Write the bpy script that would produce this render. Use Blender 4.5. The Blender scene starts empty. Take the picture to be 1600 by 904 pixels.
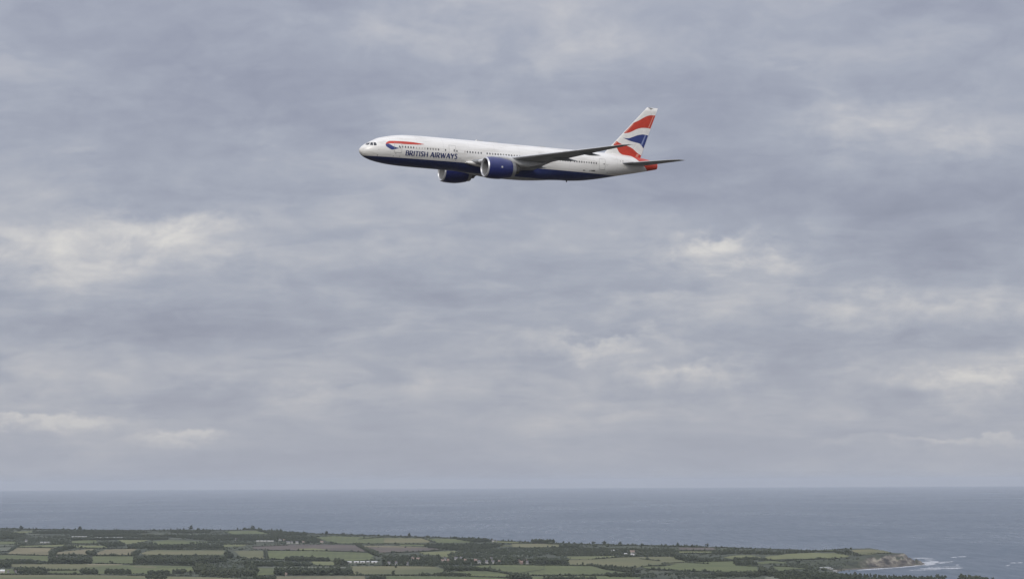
import bpy, bmesh, math, random
import numpy as np
from mathutils import Matrix, Vector

# ------------------------------------------------------------------ camera, sky, sun, exposure
scene = bpy.context.scene
COL = scene.collection
rng = np.random.default_rng(7)
random.seed(7)

FPX = 4444.4                      # focal length in pixels of a 1600 px wide frame (100 mm on 36 mm)
CAM = np.array([0.0, 0.0, 200.0])
PITCH = math.atan((753.5 - 452) / FPX)
ROLL = 0.0044
Fw = np.array([0, math.cos(PITCH), math.sin(PITCH)])
_r0 = np.array([1.0, 0, 0]); _u0 = np.cross(_r0, Fw)
Rt = _r0 * math.cos(ROLL) - _u0 * math.sin(ROLL)
Up = _u0 * math.cos(ROLL) + _r0 * math.sin(ROLL)
cam_data = bpy.data.cameras.new('camera')
cam_data.lens = 100.0; cam_data.sensor_width = 36.0
cam_data.clip_start = 1.0; cam_data.clip_end = 300000.0
cam = bpy.data.objects.new('camera', cam_data); COL.objects.link(cam)
cam.matrix_world = Matrix(((Rt[0], Up[0], -Fw[0], CAM[0]), (Rt[1], Up[1], -Fw[1], CAM[1]), (Rt[2], Up[2], -Fw[2], CAM[2]), (0, 0, 0, 1)))
scene.camera = cam

SUN_EL, SUN_AZ = math.radians(36), math.radians(196)     # azimuth clockwise from +Y: behind and left of the camera
world = bpy.data.worlds.new('World'); scene.world = world; world.use_nodes = True

def pxdir(u, v):
    d = Fw + Rt * (u - 800) / FPX + Up * (452 - v) / FPX
    return d / np.linalg.norm(d)

class NT:
    """small helper to wire shader nodes"""
    def __init__(self, tree):
        self.t = tree; self.n = tree.nodes; self.l = tree.links
    def node(self, kind, **kw):
        nd = self.n.new(kind)
        for k, v in kw.items(): setattr(nd, k, v)
        return nd
    def put(self, sock, val):
        if isinstance(val, bpy.types.NodeSocket): self.l.new(val, sock)
        else: sock.default_value = val
    def math(self, op, a, b=0.0, c=None, clamp=False):
        nd = self.node('ShaderNodeMath', operation=op); nd.use_clamp = clamp
        self.put(nd.inputs[0], a); self.put(nd.inputs[1], b)
        if c is not None: self.put(nd.inputs[2], c)
        return nd.outputs[0]
    def vec(self, x, y, z=0.0):
        nd = self.node('ShaderNodeCombineXYZ')
        self.put(nd.inputs[0], x); self.put(nd.inputs[1], y); self.put(nd.inputs[2], z)
        return nd.outputs[0]
    def noise(self, vec, scale, detail=4, rough=0.5, dist=0.0, dim='3D'):
        nd = self.node('ShaderNodeTexNoise', noise_dimensions=dim)
        self.put(nd.inputs['Vector'], vec)
        nd.inputs['Scale'].default_value = scale; nd.inputs['Detail'].default_value = detail
        nd.inputs['Roughness'].default_value = rough; nd.inputs['Distortion'].default_value = dist
        return nd.outputs[0]
    def ramp(self, fac, stops, mode='LINEAR'):
        nd = self.node('ShaderNodeValToRGB'); cr = nd.color_ramp; cr.interpolation = mode
        while len(cr.elements) > len(stops): cr.elements.remove(cr.elements[-1])
        while len(cr.elements) < len(stops): cr.elements.new(0.5)
        for e, (p, c) in zip(cr.elements, stops):
            e.position = p; e.color = tuple(c) + (1,) if len(c) == 3 else c
        self.put(nd.inputs[0], fac)
        return nd.outputs[0]
    def mix(self, fac, a, b, mode='MIX'):
        nd = self.node('ShaderNodeMix', data_type='RGBA', blend_type=mode)
        self.put(nd.inputs[0], fac)
        for s, v in ((nd.inputs[6], a), (nd.inputs[7], b)):
            if isinstance(v, (tuple, list)): v = tuple(v) + (1,) if len(v) == 3 else v
            self.put(s, v)
        return nd.outputs[2]
    def smooth(self, val, lo, hi, a=0.0, b=1.0):
        nd = self.node('ShaderNodeMapRange', interpolation_type='SMOOTHSTEP')
        self.put(nd.inputs[0], val)
        for i, v in zip((1, 2, 3, 4), (lo, hi, a, b)): nd.inputs[i].default_value = v
        return nd.outputs[0]

def build_sky():
    w = NT(world.node_tree); w.n.clear()
    out = w.node('ShaderNodeOutputWorld'); bg = w.node('ShaderNodeBackground')
    bg.inputs['Strength'].default_value = 0.1
    w.l.new(bg.outputs[0], out.inputs[0])
    sky = w.node('ShaderNodeTexSky', sky_type='NISHITA'); sky.sun_disc = False
    sky.sun_elevation = SUN_EL; sky.sun_rotation = SUN_AZ
    tc = w.node('ShaderNodeTexCoord'); sp = w.node('ShaderNodeSeparateXYZ')
    w.l.new(tc.outputs['Generated'], sp.inputs[0])
    X, Y, Z = sp.outputs
    zz = w.math('MAXIMUM', Z, 0.0)
    den = w.math('ADD', zz, 0.20)                      # a cloud sheet seen in perspective
    P = w.vec(w.math('DIVIDE', X, den), w.math('DIVIDE', Y, den))
    wn = w.node('ShaderNodeTexNoise'); w.l.new(P, wn.inputs['Vector']); wn.inputs['Scale'].default_value = 3.0; wn.inputs['Detail'].default_value = 3
    wv = w.node('ShaderNodeVectorMath', operation='MULTIPLY_ADD')
    w.l.new(wn.outputs['Color'], wv.inputs[0]); wv.inputs[1].default_value = (0.22, 0.22, 0.22); w.l.new(P, wv.inputs[2])
    Q = wv.outputs[0]
    D = w.vec(X, Y, w.math('MULTIPLY', Z, 1.7))      # heaped parts keep their own round shapes
    n_big = w.noise(Q, 2.9, 4, 0.5)
    n_mid = w.noise(Q, 7.5, 9, 0.56)
    n_fin = w.noise(D, 55.0, 7, 0.6, 0.6)
    # ragged outlines: shift by small scale noise
    rn = w.node('ShaderNodeTexNoise'); w.l.new(D, rn.inputs['Vector']); rn.inputs['Scale'].default_value = 38.0; rn.inputs['Detail'].default_value = 7; rn.inputs['Roughness'].default_value = 0.62
    rs = w.node('ShaderNodeSeparateColor'); w.l.new(rn.outputs['Color'], rs.inputs[0])
    az = w.math('ADD', w.math('ARCTAN2', X, Y), w.math('MULTIPLY_ADD', rs.outputs[0], 0.050, -0.025))
    el = w.math('ADD', Z, w.math('MULTIPLY_ADD', rs.outputs[1], 0.026, -0.013))
    field = w.math('ADD', w.math('MULTIPLY', n_big, 0.53), w.math('MULTIPLY', n_mid, 0.25))
    field = w.math('ADD', field, w.math('MULTIPLY', n_fin, 0.18))
    # overlapping layers: each has a fairly crisp upper edge
    lay1 = w.smooth(w.noise(Q, 5.2, 8, 0.55, 0.4), 0.47, 0.55)
    lay2 = w.smooth(w.math('ADD', w.math('MULTIPLY', w.noise(Q, 9.0, 8, 0.58), 0.7), w.math('MULTIPLY', w.noise(D, 26.0, 8, 0.6, 0.4), 0.3)), 0.48, 0.56)
    field = w.math('ADD', field, w.math('MULTIPLY_ADD', lay1, 0.036, -0.016))
    field = w.math('ADD', field, w.math('MULTIPLY_ADD', lay2, 0.026, -0.012))
    # billow edges: the thin parts break up where the fine noise is high
    puff = w.math('MULTIPLY', w.math('SUBTRACT', w.noise(D, 48.0, 8, 0.6, 0.5), 0.36), 3.2, clamp=True)
    thin = None; thick = None
    # thinner (brighter) and thicker (darker) parts of the deck: centre px, half-size px, amount
    blobs = [(255, 352, 80, 26, .17), (110, 380, 120, 34, .06), (1105, 376, 75, 22, .21), (1190, 412, 50, 14, .14),
             (1020, 470, 60, 12, .08), (1380, 470, 180, 24, .10), (950, 529, 90, 12, .13), (1090, 577, 80, 26, .19),
             (1510, 582, 80, 26, .20), (60, 656, 100, 9, .16), (290, 677, 34, 12, .26), (1490, 688, 130, 6, .12),
             (1330, 190, 110, 40, .08), (620, 390, 120, 30, .06), (80, 390, 110, 40, .06), (860, 80, 200, 50, .05),
             (1530, 210, 60, 24, .06), (600, 20, 200, 30, .05), (500, 610, 200, 16, .05), (1000, 655, 300, 14, .04),
             (250, 520, 260, 24, -.09), (640, 440, 160, 30, -.08), (1380, 340, 190, 60, -.09), (300, 150, 260, 60, -.07),
             (820, 300, 200, 40, -.06), (130, 270, 160, 30, -.06), (1100, 130, 160, 60, -.04), (1300, 530, 170, 26, -.08),
             (430, 250, 150, 30, -.05), (1460, 100, 140, 40, -.03), (700, 560, 160, 14, -.04)]
    for (u, v, su, sv, amp) in blobs:
        d = pxdir(u, v); a0 = math.atan2(d[0], d[1]); e0 = d[2]
        da = w.math('DIVIDE', w.math('SUBTRACT', az, a0), su / FPX)
        de = w.math('DIVIDE', w.math('SUBTRACT', el, e0), sv / FPX)
        if amp > 0: de = w.math('MAXIMUM', w.math('MULTIPLY', de, 2.0), w.math('MULTIPLY', de, 0.8))       # crisp tops, soft undersides
        r2 = w.math('ADD', w.math('MULTIPLY', da, da), w.math('MULTIPLY', de, de))
        g = w.math('EXPONENT', w.math('MULTIPLY', r2, -0.5))
        g = w.math('MULTIPLY', g, abs(amp) * (1.3 if amp > 0 else 1.0))
        if amp > 0: thin = g if thin is None else w.math('ADD', thin, g)
        else: thick = g if thick is None else w.math('ADD', thick, g)
    field = w.math('ADD', field, w.math('MULTIPLY', thin, w.math('MULTIPLY_ADD', puff, 1.2, 0.5)))
    field = w.math('SUBTRACT', field, thick)
    c = w.ramp(field, SKY_RAMP)
    # haze veil near the horizon
    veil = w.smooth(Z, 0.0, 0.05, 0.62, 0.0)
    c = w.mix(veil, c, SKY_HORIZON)
    # an overcast deck is brighter overhead
    gain = w.math('ADD', 1.0, w.math('MULTIPLY', w.math('MULTIPLY', zz, zz), 2.0))
    cv = w.node('ShaderNodeVectorMath', operation='SCALE')
    w.l.new(c, cv.inputs[0]); w.l.new(w.math('MULTIPLY', gain, 8.2), cv.inputs['Scale'])
    w.l.new(w.mix(0.95, sky.outputs[0], cv.outputs[0]), bg.inputs['Color'])

SKY_RAMP = [(0.22, (0.245, 0.260, 0.335)), (0.34, (0.292, 0.309, 0.388)), (0.46, (0.352, 0.372, 0.446)), (0.56, (0.425, 0.436, 0.492)), (0.66, (0.515, 0.512, 0.540)), (0.82, (0.660, 0.640, 0.625))]
SKY_HORIZON = (0.392, 0.411, 0.472)
build_sky()

sun_data = bpy.data.lights.new('sun', 'SUN'); sun_data.energy = 1.5; sun_data.angle = math.radians(20)
sun_data.color = (1.0, 0.96, 0.90)
sun = bpy.data.objects.new('sun', sun_data); COL.objects.link(sun)
_sd = Vector((math.sin(SUN_AZ) * math.cos(SUN_EL), math.cos(SUN_AZ) * math.cos(SUN_EL), math.sin(SUN_EL)))
sun.rotation_euler = _sd.to_track_quat('Z', 'Y').to_euler(); sun.location = (-400, -600, 900)

scene.view_settings.view_transform = 'Standard'; scene.view_settings.look = 'None'
scene.view_settings.gamma = 1.0; scene.view_settings.exposure = 0.3; scene.view_settings.use_curve_mapping = False
scene.render.engine = 'CYCLES'
scene.cycles.use_denoising = True
scene.cycles.max_bounces = 6; scene.cycles.volume_bounces = 0
scene.cycles.volume_step_rate = 1.0

# ------------------------------------------------------------------ helpers
def material(name, color, rough=0.6, metal=0.0, coat=0.0):
    m = bpy.data.materials.new(name); m.use_nodes = True
    w = NT(m.node_tree); b = w.n['Principled BSDF']
    b.inputs['Base Color'].default_value = tuple(color) + (1,)
    b.inputs['Roughness'].default_value = rough; b.inputs['Metallic'].default_value = metal
    b.inputs['Coat Weight'].default_value = coat; b.inputs['Coat Roughness'].default_value = 0.12
    return m, w, b

FIELD_NAMES = ('pasture', 'pale_pasture', 'stubble', 'mown_meadow', 'ploughed_soil', 'greyish_grass', 'dry_stubble')
def mottled(name, c1, c2, scale, rough=0.85, detail=5, lo=0.35, hi=0.65, stretch=(1, 1, 1)):
    if name in FIELD_NAMES: c1, c2 = [c * .86 for c in c1], [c * 1.02 for c in c2]
    m, w, b = material(name, c1, rough)
    tc = w.node('ShaderNodeTexCoord'); mp = w.node('ShaderNodeMapping'); mp.inputs['Scale'].default_value = stretch
    w.l.new(tc.outputs['Object'], mp.inputs[0])
    n = w.noise(mp.outputs[0], scale, detail, 0.55)
    col = w.ramp(n, [(lo, c1), (hi, c2)])
    if name in FIELD_NAMES:              # drill rows and tractor lines, with blotchier growth on top
        wv = w.node('ShaderNodeTexWave', wave_type='BANDS', bands_direction='X'); wv.inputs['Scale'].default_value = 0.017; wv.inputs['Distortion'].default_value = 1.2; wv.inputs['Detail'].default_value = 2
        rt = w.node('ShaderNodeMapping'); rt.inputs['Rotation'].default_value = (0, 0, 0.5 + len(name) * 0.37); w.l.new(tc.outputs['Object'], rt.inputs[0]); w.l.new(rt.outputs[0], wv.inputs[0])
        blot = w.noise(tc.outputs['Object'], 0.03, 6, 0.65)
        k = w.math('ADD', w.math('MULTIPLY_ADD', wv.outputs[1], 0.14, 0.80), w.math('MULTIPLY', blot, 0.26))
        sc_ = w.node('ShaderNodeVectorMath', operation='SCALE'); w.l.new(col, sc_.inputs[0]); w.l.new(k, sc_.inputs['Scale']); col = sc_.outputs[0]
    w.l.new(col, b.inputs['Base Color'])
    return m

def mesh_obj(name, verts, faces, mat=None, parent=None, smooth=False, mats=None, midx=None):
    me = bpy.data.meshes.new(name)
    me.from_pydata([tuple(map(float, v)) for v in verts], [], faces)
    for mm in (mats or ([mat] if mat else [])): me.materials.append(mm)
    if midx is not None: me.polygons.foreach_set('material_index', midx)
    if smooth: me.polygons.foreach_set('use_smooth', [True] * len(me.polygons))
    me.update()
    o = bpy.data.objects.new(name, me); COL.objects.link(o)
    if parent: o.parent = parent
    return o

def tri_obj(name, V, F, mat, parent=None):
    """fast mesh from numpy triangles"""
    me = bpy.data.meshes.new(name)
    me.vertices.add(len(V)); me.vertices.foreach_set('co', np.asarray(V, np.float32).ravel())
    n = len(F); me.loops.add(n * 3); me.polygons.add(n)
    me.loops.foreach_set('vertex_index', np.asarray(F, np.int32).ravel())
    me.polygons.foreach_set('loop_start', np.arange(0, n * 3, 3, dtype=np.int32))
    me.polygons.foreach_set('loop_total', np.full(n, 3, np.int32))
    me.materials.append(mat); me.update(calc_edges=True); me.validate()
    o = bpy.data.objects.new(name, me); COL.objects.link(o)
    if parent: o.parent = parent
    return o

def empty(name, loc=(0, 0, 0)):
    o = bpy.data.objects.new(name, None); COL.objects.link(o); o.location = loc
    o.empty_display_size = 1.0
    return o

def tag(o, label=None, cat=None, group=None, kind=None):
    if label: o['label'] = label
    if cat: o['category'] = cat
    if group: o['group'] = group
    if kind: o['kind'] = kind
    return o

# ------------------------------------------------------------------ terrain
def undul(x, y):
    return (1.5 * np.sin(x / 420 + 1.3) * np.sin(y / 760 + 0.4) + 1.0 * np.sin(x / 210 + y / 620)
            + 0.7 * np.sin(x / 130 - y / 480 + 2.0))
def land(x, y):
    x = np.asarray(x, float); y = np.asarray(y, float)
    def sm(v, a, b):
        t = np.clip((v - a) / (b - a), 0, 1); return t * t * (3 - 2 * t)
    east = sm(x, 500, 700)
    low = east * sm(y, 6640, 6500) * sm(y, 3500, 4400) * (1 - sm(x, 770, 830) * sm(y, 5850, 6000))     # low ground behind the bay
    neck = 9.0 * east * (1 - sm(x, 780, 860)) * sm(y, 5900, 6500)                                      # the headland dips at its neck
    return 28.0 - np.maximum(19.0 * low, neck) + undul(x, y) * (1 - .7 * east) + 170.3 * np.exp(-(x * x + y * y) / 420.0 ** 2)

def ground(u, v, z=None):
    """the point of the land (or of height z) that lies in direction (u, v) of the photograph"""
    d = pxdir(u, v)
    zz = 28.0 if z is None else z
    for _ in range(25):
        t = (zz - CAM[2]) / d[2]; p = CAM + t * d
        if z is not None: break
        zz = 0.5 * zz + 0.5 * float(land(p[0], p[1]))
    return p[0], p[1]

coast_px = [(-260, 824), (-100, 824), (0, 824), (100, 826.3), (200, 827), (300, 827), (370, 827), (388, 825), (402, 824), (412, 826.5), (430, 829),
            (480, 832.3), (600, 836), (700, 839.5), (760, 842), (800, 845), (900, 848), (1000, 851), (1100, 853.5), (1200, 856.2),
            (1260, 857), (1330, 856.2), (1378, 854.5), (1392, 857), (1404, 860), (1424, 863.5)]
coast = []
for (u, v) in coast_px:
    x, y = ground(u, v); coast.append((x, y + 45))
coast += [ground(u, v, 0.0) for (u, v) in [(1437, 875.5), (1446, 880.5), (1440, 882.3), (1424, 883.3), (1400, 885.3), (1372, 887), (1345, 888.5), (1318, 890.2), (1308, 893), (1318, 899), (1345, 905), (1400, 908),
                                           (1480, 909), (1545, 912), (1590, 918), (1650, 945)]]
coast += [(1700, 3600), (2600, 2200), (4000, 0), (5200, -6000), (-9000, -6000), (-9000, coast[0][1])]
coast = np.array(coast)

def sdist(x, y):
    x = np.asarray(x, float); y = np.asarray(y, float)
    best = np.full(x.shape, 1e18); inside = np.zeros(x.shape, bool)
    n = len(coast)
    for i in range(n):
        x1, y1 = coast[i]; x2, y2 = coast[(i + 1) % n]
        dx, dy = x2 - x1, y2 - y1
        t = np.clip(((x - x1) * dx + (y - y1) * dy) / (dx * dx + dy * dy), 0, 1)
        best = np.minimum(best, (x - x1 - t * dx) ** 2 + (y - y1 - t * dy) ** 2)
        cr = ((y1 > y) != (y2 > y)) & (x < (x2 - x1) * (y - y1) / (y2 - y1 + 1e-12) + x1)
        inside ^= cr
    d = np.sqrt(best)
    return np.where(inside, d, -d)

def terrain_z(x, y):
    x = np.asarray(x, float); y = np.asarray(y, float)
    s = sdist(x, y)
    rough = 6 * np.sin(x / 9.0 + np.sin(y / 13.0)) + 4.5 * np.sin(x / 4.4 + 1.1) * np.sin(y / 11.0) + 6 * np.sin(x / 23.0) + 3 * np.sin(x / 2.9 + y / 7.0)
    s2 = s + rough * np.clip(1 - s / 90, 0, 1) * (s > 4)
    # bare steep cliff at the tip, gentler scrubby slope towards the root of the headland
    w = 42.0 + 0 * x
    t = np.clip(s2 / w, 0, 1); up = t * t * (3 - 2 * t) * 0.6 + t * 0.4
    L = land(x, y)
    return np.where(s > 0, L * up, np.maximum(s * 0.15, -10))

xs = np.concatenate([np.linspace(-9000, -2400, 40), np.arange(-2380, 560, 16), np.arange(560, 1120, 6), np.arange(1120, 1500, 20), np.linspace(1550, 5600, 30)])
ys = np.concatenate([np.linspace(-6400, -1200, 18), np.arange(-1100, 1300, 60), np.linspace(1350, 4500, 40), np.arange(4550, 6150, 32), np.arange(6150, 7250, 8), np.arange(7260, 12400, 34), np.linspace(12450, 13400, 8)])
GX, GY = np.meshgrid(xs, ys); GZ = terrain_z(GX, GY)
nx, ny = len(xs), len(ys)
TV = np.stack([GX, GY, GZ], -1).reshape(-1, 3)
ii = np.arange(nx * ny).reshape(ny, nx)
a, b_, c_, d_ = ii[:-1, :-1].ravel(), ii[:-1, 1:].ravel(), ii[1:, 1:].ravel(), ii[1:, :-1].ravel()
TF = np.concatenate([np.stack([a, b_, c_], 1), np.stack([a, c_, d_], 1)])
keep = (TV[TF][:, :, 2].max(1) > -9.5)
TF = TF[keep]

def make_terrain_material():
    m, w, b = material('rough_land', (0.06, 0.075, 0.035), 0.95)
    g = w.node('ShaderNodeNewGeometry'); sp = w.node('ShaderNodeSeparateXYZ'); w.l.new(g.outputs['Position'], sp.inputs[0])
    ns = w.node('ShaderNodeSeparateXYZ'); w.l.new(g.outputs['Normal'], ns.inputs[0])
    n1 = w.noise(g.outputs['Position'], 0.006, 6, 0.6); n2 = w.noise(g.outputs['Position'], 0.035, 5, 0.6)
    grass = w.ramp(n1, [(0.36, (0.030, 0.040, 0.022)), (0.5, (0.044, 0.056, 0.029)), (0.66, (0.085, 0.094, 0.047))])
    scrub = w.ramp(n2, [(0.38, (0.024, 0.030, 0.019)), (0.62, (0.058, 0.066, 0.036))])
    col = w.mix(0.45, grass, scrub)
    neutral_near = w.ramp(n2, [(0.38, (0.050, 0.044, 0.036)), (0.62, (0.085, 0.078, 0.062))])
    col = w.mix(w.smooth(sp.outputs[1], 4300, 3000), col, neutral_near)  # unseen near ground toned neutral, so its bounce doesn't green the jet's undersides
    # boulder clay exposed at the seaward end of the cliff, in slumped strips
    mp = w.node('ShaderNodeMapping'); mp.inputs['Scale'].default_value = (1.0, 0.35, 2.4); mp.inputs['Rotation'].default_value = (0, 0.5, 0)
    w.l.new(g.outputs['Position'], mp.inputs[0])
    n3 = w.noise(mp.outputs[0], 0.034, 7, 0.66)
    clay = w.ramp(n3, [(0.36, (0.030, 0.030, 0.026)), (0.46, (0.080, 0.072, 0.062)), (0.53, (0.150, 0.132, 0.108)), (0.62, (0.26, 0.24, 0.185))])
    steep = w.smooth(ns.outputs[2], 0.965, 0.90)
    bare = w.math('MULTIPLY', steep, w.smooth(w.math('ADD', sp.outputs[0], w.math('MULTIPLY', n2, 160.0)), 850, 920))
    col = w.mix(bare, col, clay)
    scr2 = w.math('MULTIPLY', w.smooth(ns.outputs[2], 0.992, 0.97), w.smooth(sp.outputs[0], 500, 560))
    col = w.mix(w.math('MULTIPLY', scr2, w.math('SUBTRACT', 1.0, bare)), col, scrub)
    low = w.smooth(sp.outputs[2], 3.2, 1.0)
    col = w.mix(low, col, w.ramp(n2, [(0.4, (0.07, 0.062, 0.05)), (0.6, (0.15, 0.13, 0.10))]))
    w.l.new(col, b.inputs['Base Color'])
    return m
terrain = tri_obj('terrain', TV, TF, make_terrain_material())
terrain.data.polygons.foreach_set('use_smooth', [True] * len(terrain.data.polygons))
tag(terrain, kind='structure')

# ------------------------------------------------------------------ sea
def make_sea():
    S0, S1, SX = -25000, 100000, 70000
    yy = np.concatenate([np.linspace(S0, 4000, 8), np.linspace(5000, 14000, 20), np.geomspace(15000, S1, 30)])
    xx = np.linspace(-SX, SX, 31)
    X, Y = np.meshgrid(xx, yy); V = np.stack([X, Y, np.zeros_like(X)], -1).reshape(-1, 3)
    i = np.arange(X.size).reshape(X.shape)
    q = np.stack([i[:-1, :-1].ravel(), i[:-1, 1:].ravel(), i[1:, 1:].ravel(), i[1:, :-1].ravel()], 1)
    m, w, b = material('sea_water', (0.030, 0.050, 0.068), 0.32)
    b.inputs['IOR'].default_value = 1.333
    g = w.node('ShaderNodeNewGeometry')
    mp = w.node('ShaderNodeMapping'); mp.inputs['Scale'].default_value = (1.0, 0.35, 1.0); mp.inputs['Rotation'].default_value = (0, 0, 0.12)
    w.l.new(g.outputs['Position'], mp.inputs[0])
    chop = w.noise(mp.outputs[0], 0.05, 6, 0.7)
    swell = w.noise(mp.outputs[0], 0.006, 4, 0.55)
    slick = w.noise(mp.outputs[0], 0.0009, 5, 0.6, 0.4)
    ms = w.node('ShaderNodeMapping'); ms.inputs['Scale'].default_value = (1.0, 0.09, 1.0); ms.inputs['Rotation'].default_value = (0, 0, 0.05)
    w.l.new(g.outputs['Position'], ms.inputs[0])
    gust = w.noise(ms.outputs[0], 0.03, 5, 0.7)
    h = w.math('ADD', w.math('MULTIPLY', chop, 3.6), w.math('MULTIPLY', swell, 5.0))
    bp = w.node('ShaderNodeBump'); bp.inputs['Strength'].default_value = 0.5; bp.inputs['Distance'].default_value = 1.0
    w.l.new(h, bp.inputs['Height']); w.l.new(bp.outputs[0], b.inputs['Normal'])
    w.l.new(w.math('ADD', w.smooth(slick, 0.3, 0.7, 0.10, 0.03), w.smooth(gust, 0.3, 0.7, 0.29, 0.20)), b.inputs['Roughness'])
    w.l.new(w.ramp(w.math('ADD', w.math('MULTIPLY', slick, 0.4), w.math('MULTIPLY', gust, 0.6)), [(0.36, (0.034, 0.064, 0.098)), (0.64, (0.047, 0.079, 0.112))]), b.inputs['Base Color'])
    o = mesh_obj('sea', V, [tuple(map(int, f)) for f in q], m)
    tag(o, kind='structure')
make_sea()

# ------------------------------------------------------------------ labels by landmark
LM = [(40, 'near the left edge'), (150, 'below the left caravan rows'), (260, 'by the dark plantation'), (370, 'left of the ploughed field'),
      (470, 'by the ploughed field'), (570, 'by the long white sheds'), (690, 'left of the village'), (775, 'right of the village'),
      (850, 'by the red farm'), (975, 'by the two white barns'), (1090, 'short of the headland'), (1220, 'before the headland'),
      (1370, 'on the headland'), (1500, 'by the bay')]
ORD = ['first', 'second', 'third', 'fourth', 'fifth', 'sixth', 'seventh', 'eighth', 'ninth', 'tenth', 'eleventh', 'twelfth', 'thirteenth', 'fourteenth', 'fifteenth',
       'sixteenth', 'seventeenth', 'eighteenth', 'nineteenth', 'twentieth']
def skyline(u):
    return float(np.interp(u, [p[0] for p in coast_px], [p[1] for p in coast_px]))
def band(u, v):
    t = (v - skyline(u))
    return 'on the sea skyline' if t < 3 else 'in the far fields' if t < 17 else 'in the middle fields' if t < 38 else 'in the nearest fields'
def label_all(items, noun):
    """items: (obj, u, v, adjective) -> labels that single each out"""
    cells = {}
    for it in items:
        sec_ = min(LM, key=lambda l: abs(l[0] - it[1]))[1]
        cells.setdefault((it[3], sec_, band(it[1], it[2])), []).append(it)
    for (adj, sec_, bd), L in cells.items():
        L.sort(key=lambda it: it[1])
        for k, it in enumerate(L):
            s = f'{adj} {noun} {bd} {sec_}'
            if len(L) > 1: s += f', {ORD[k]} from left'
            it[0]['label'] = s

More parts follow.
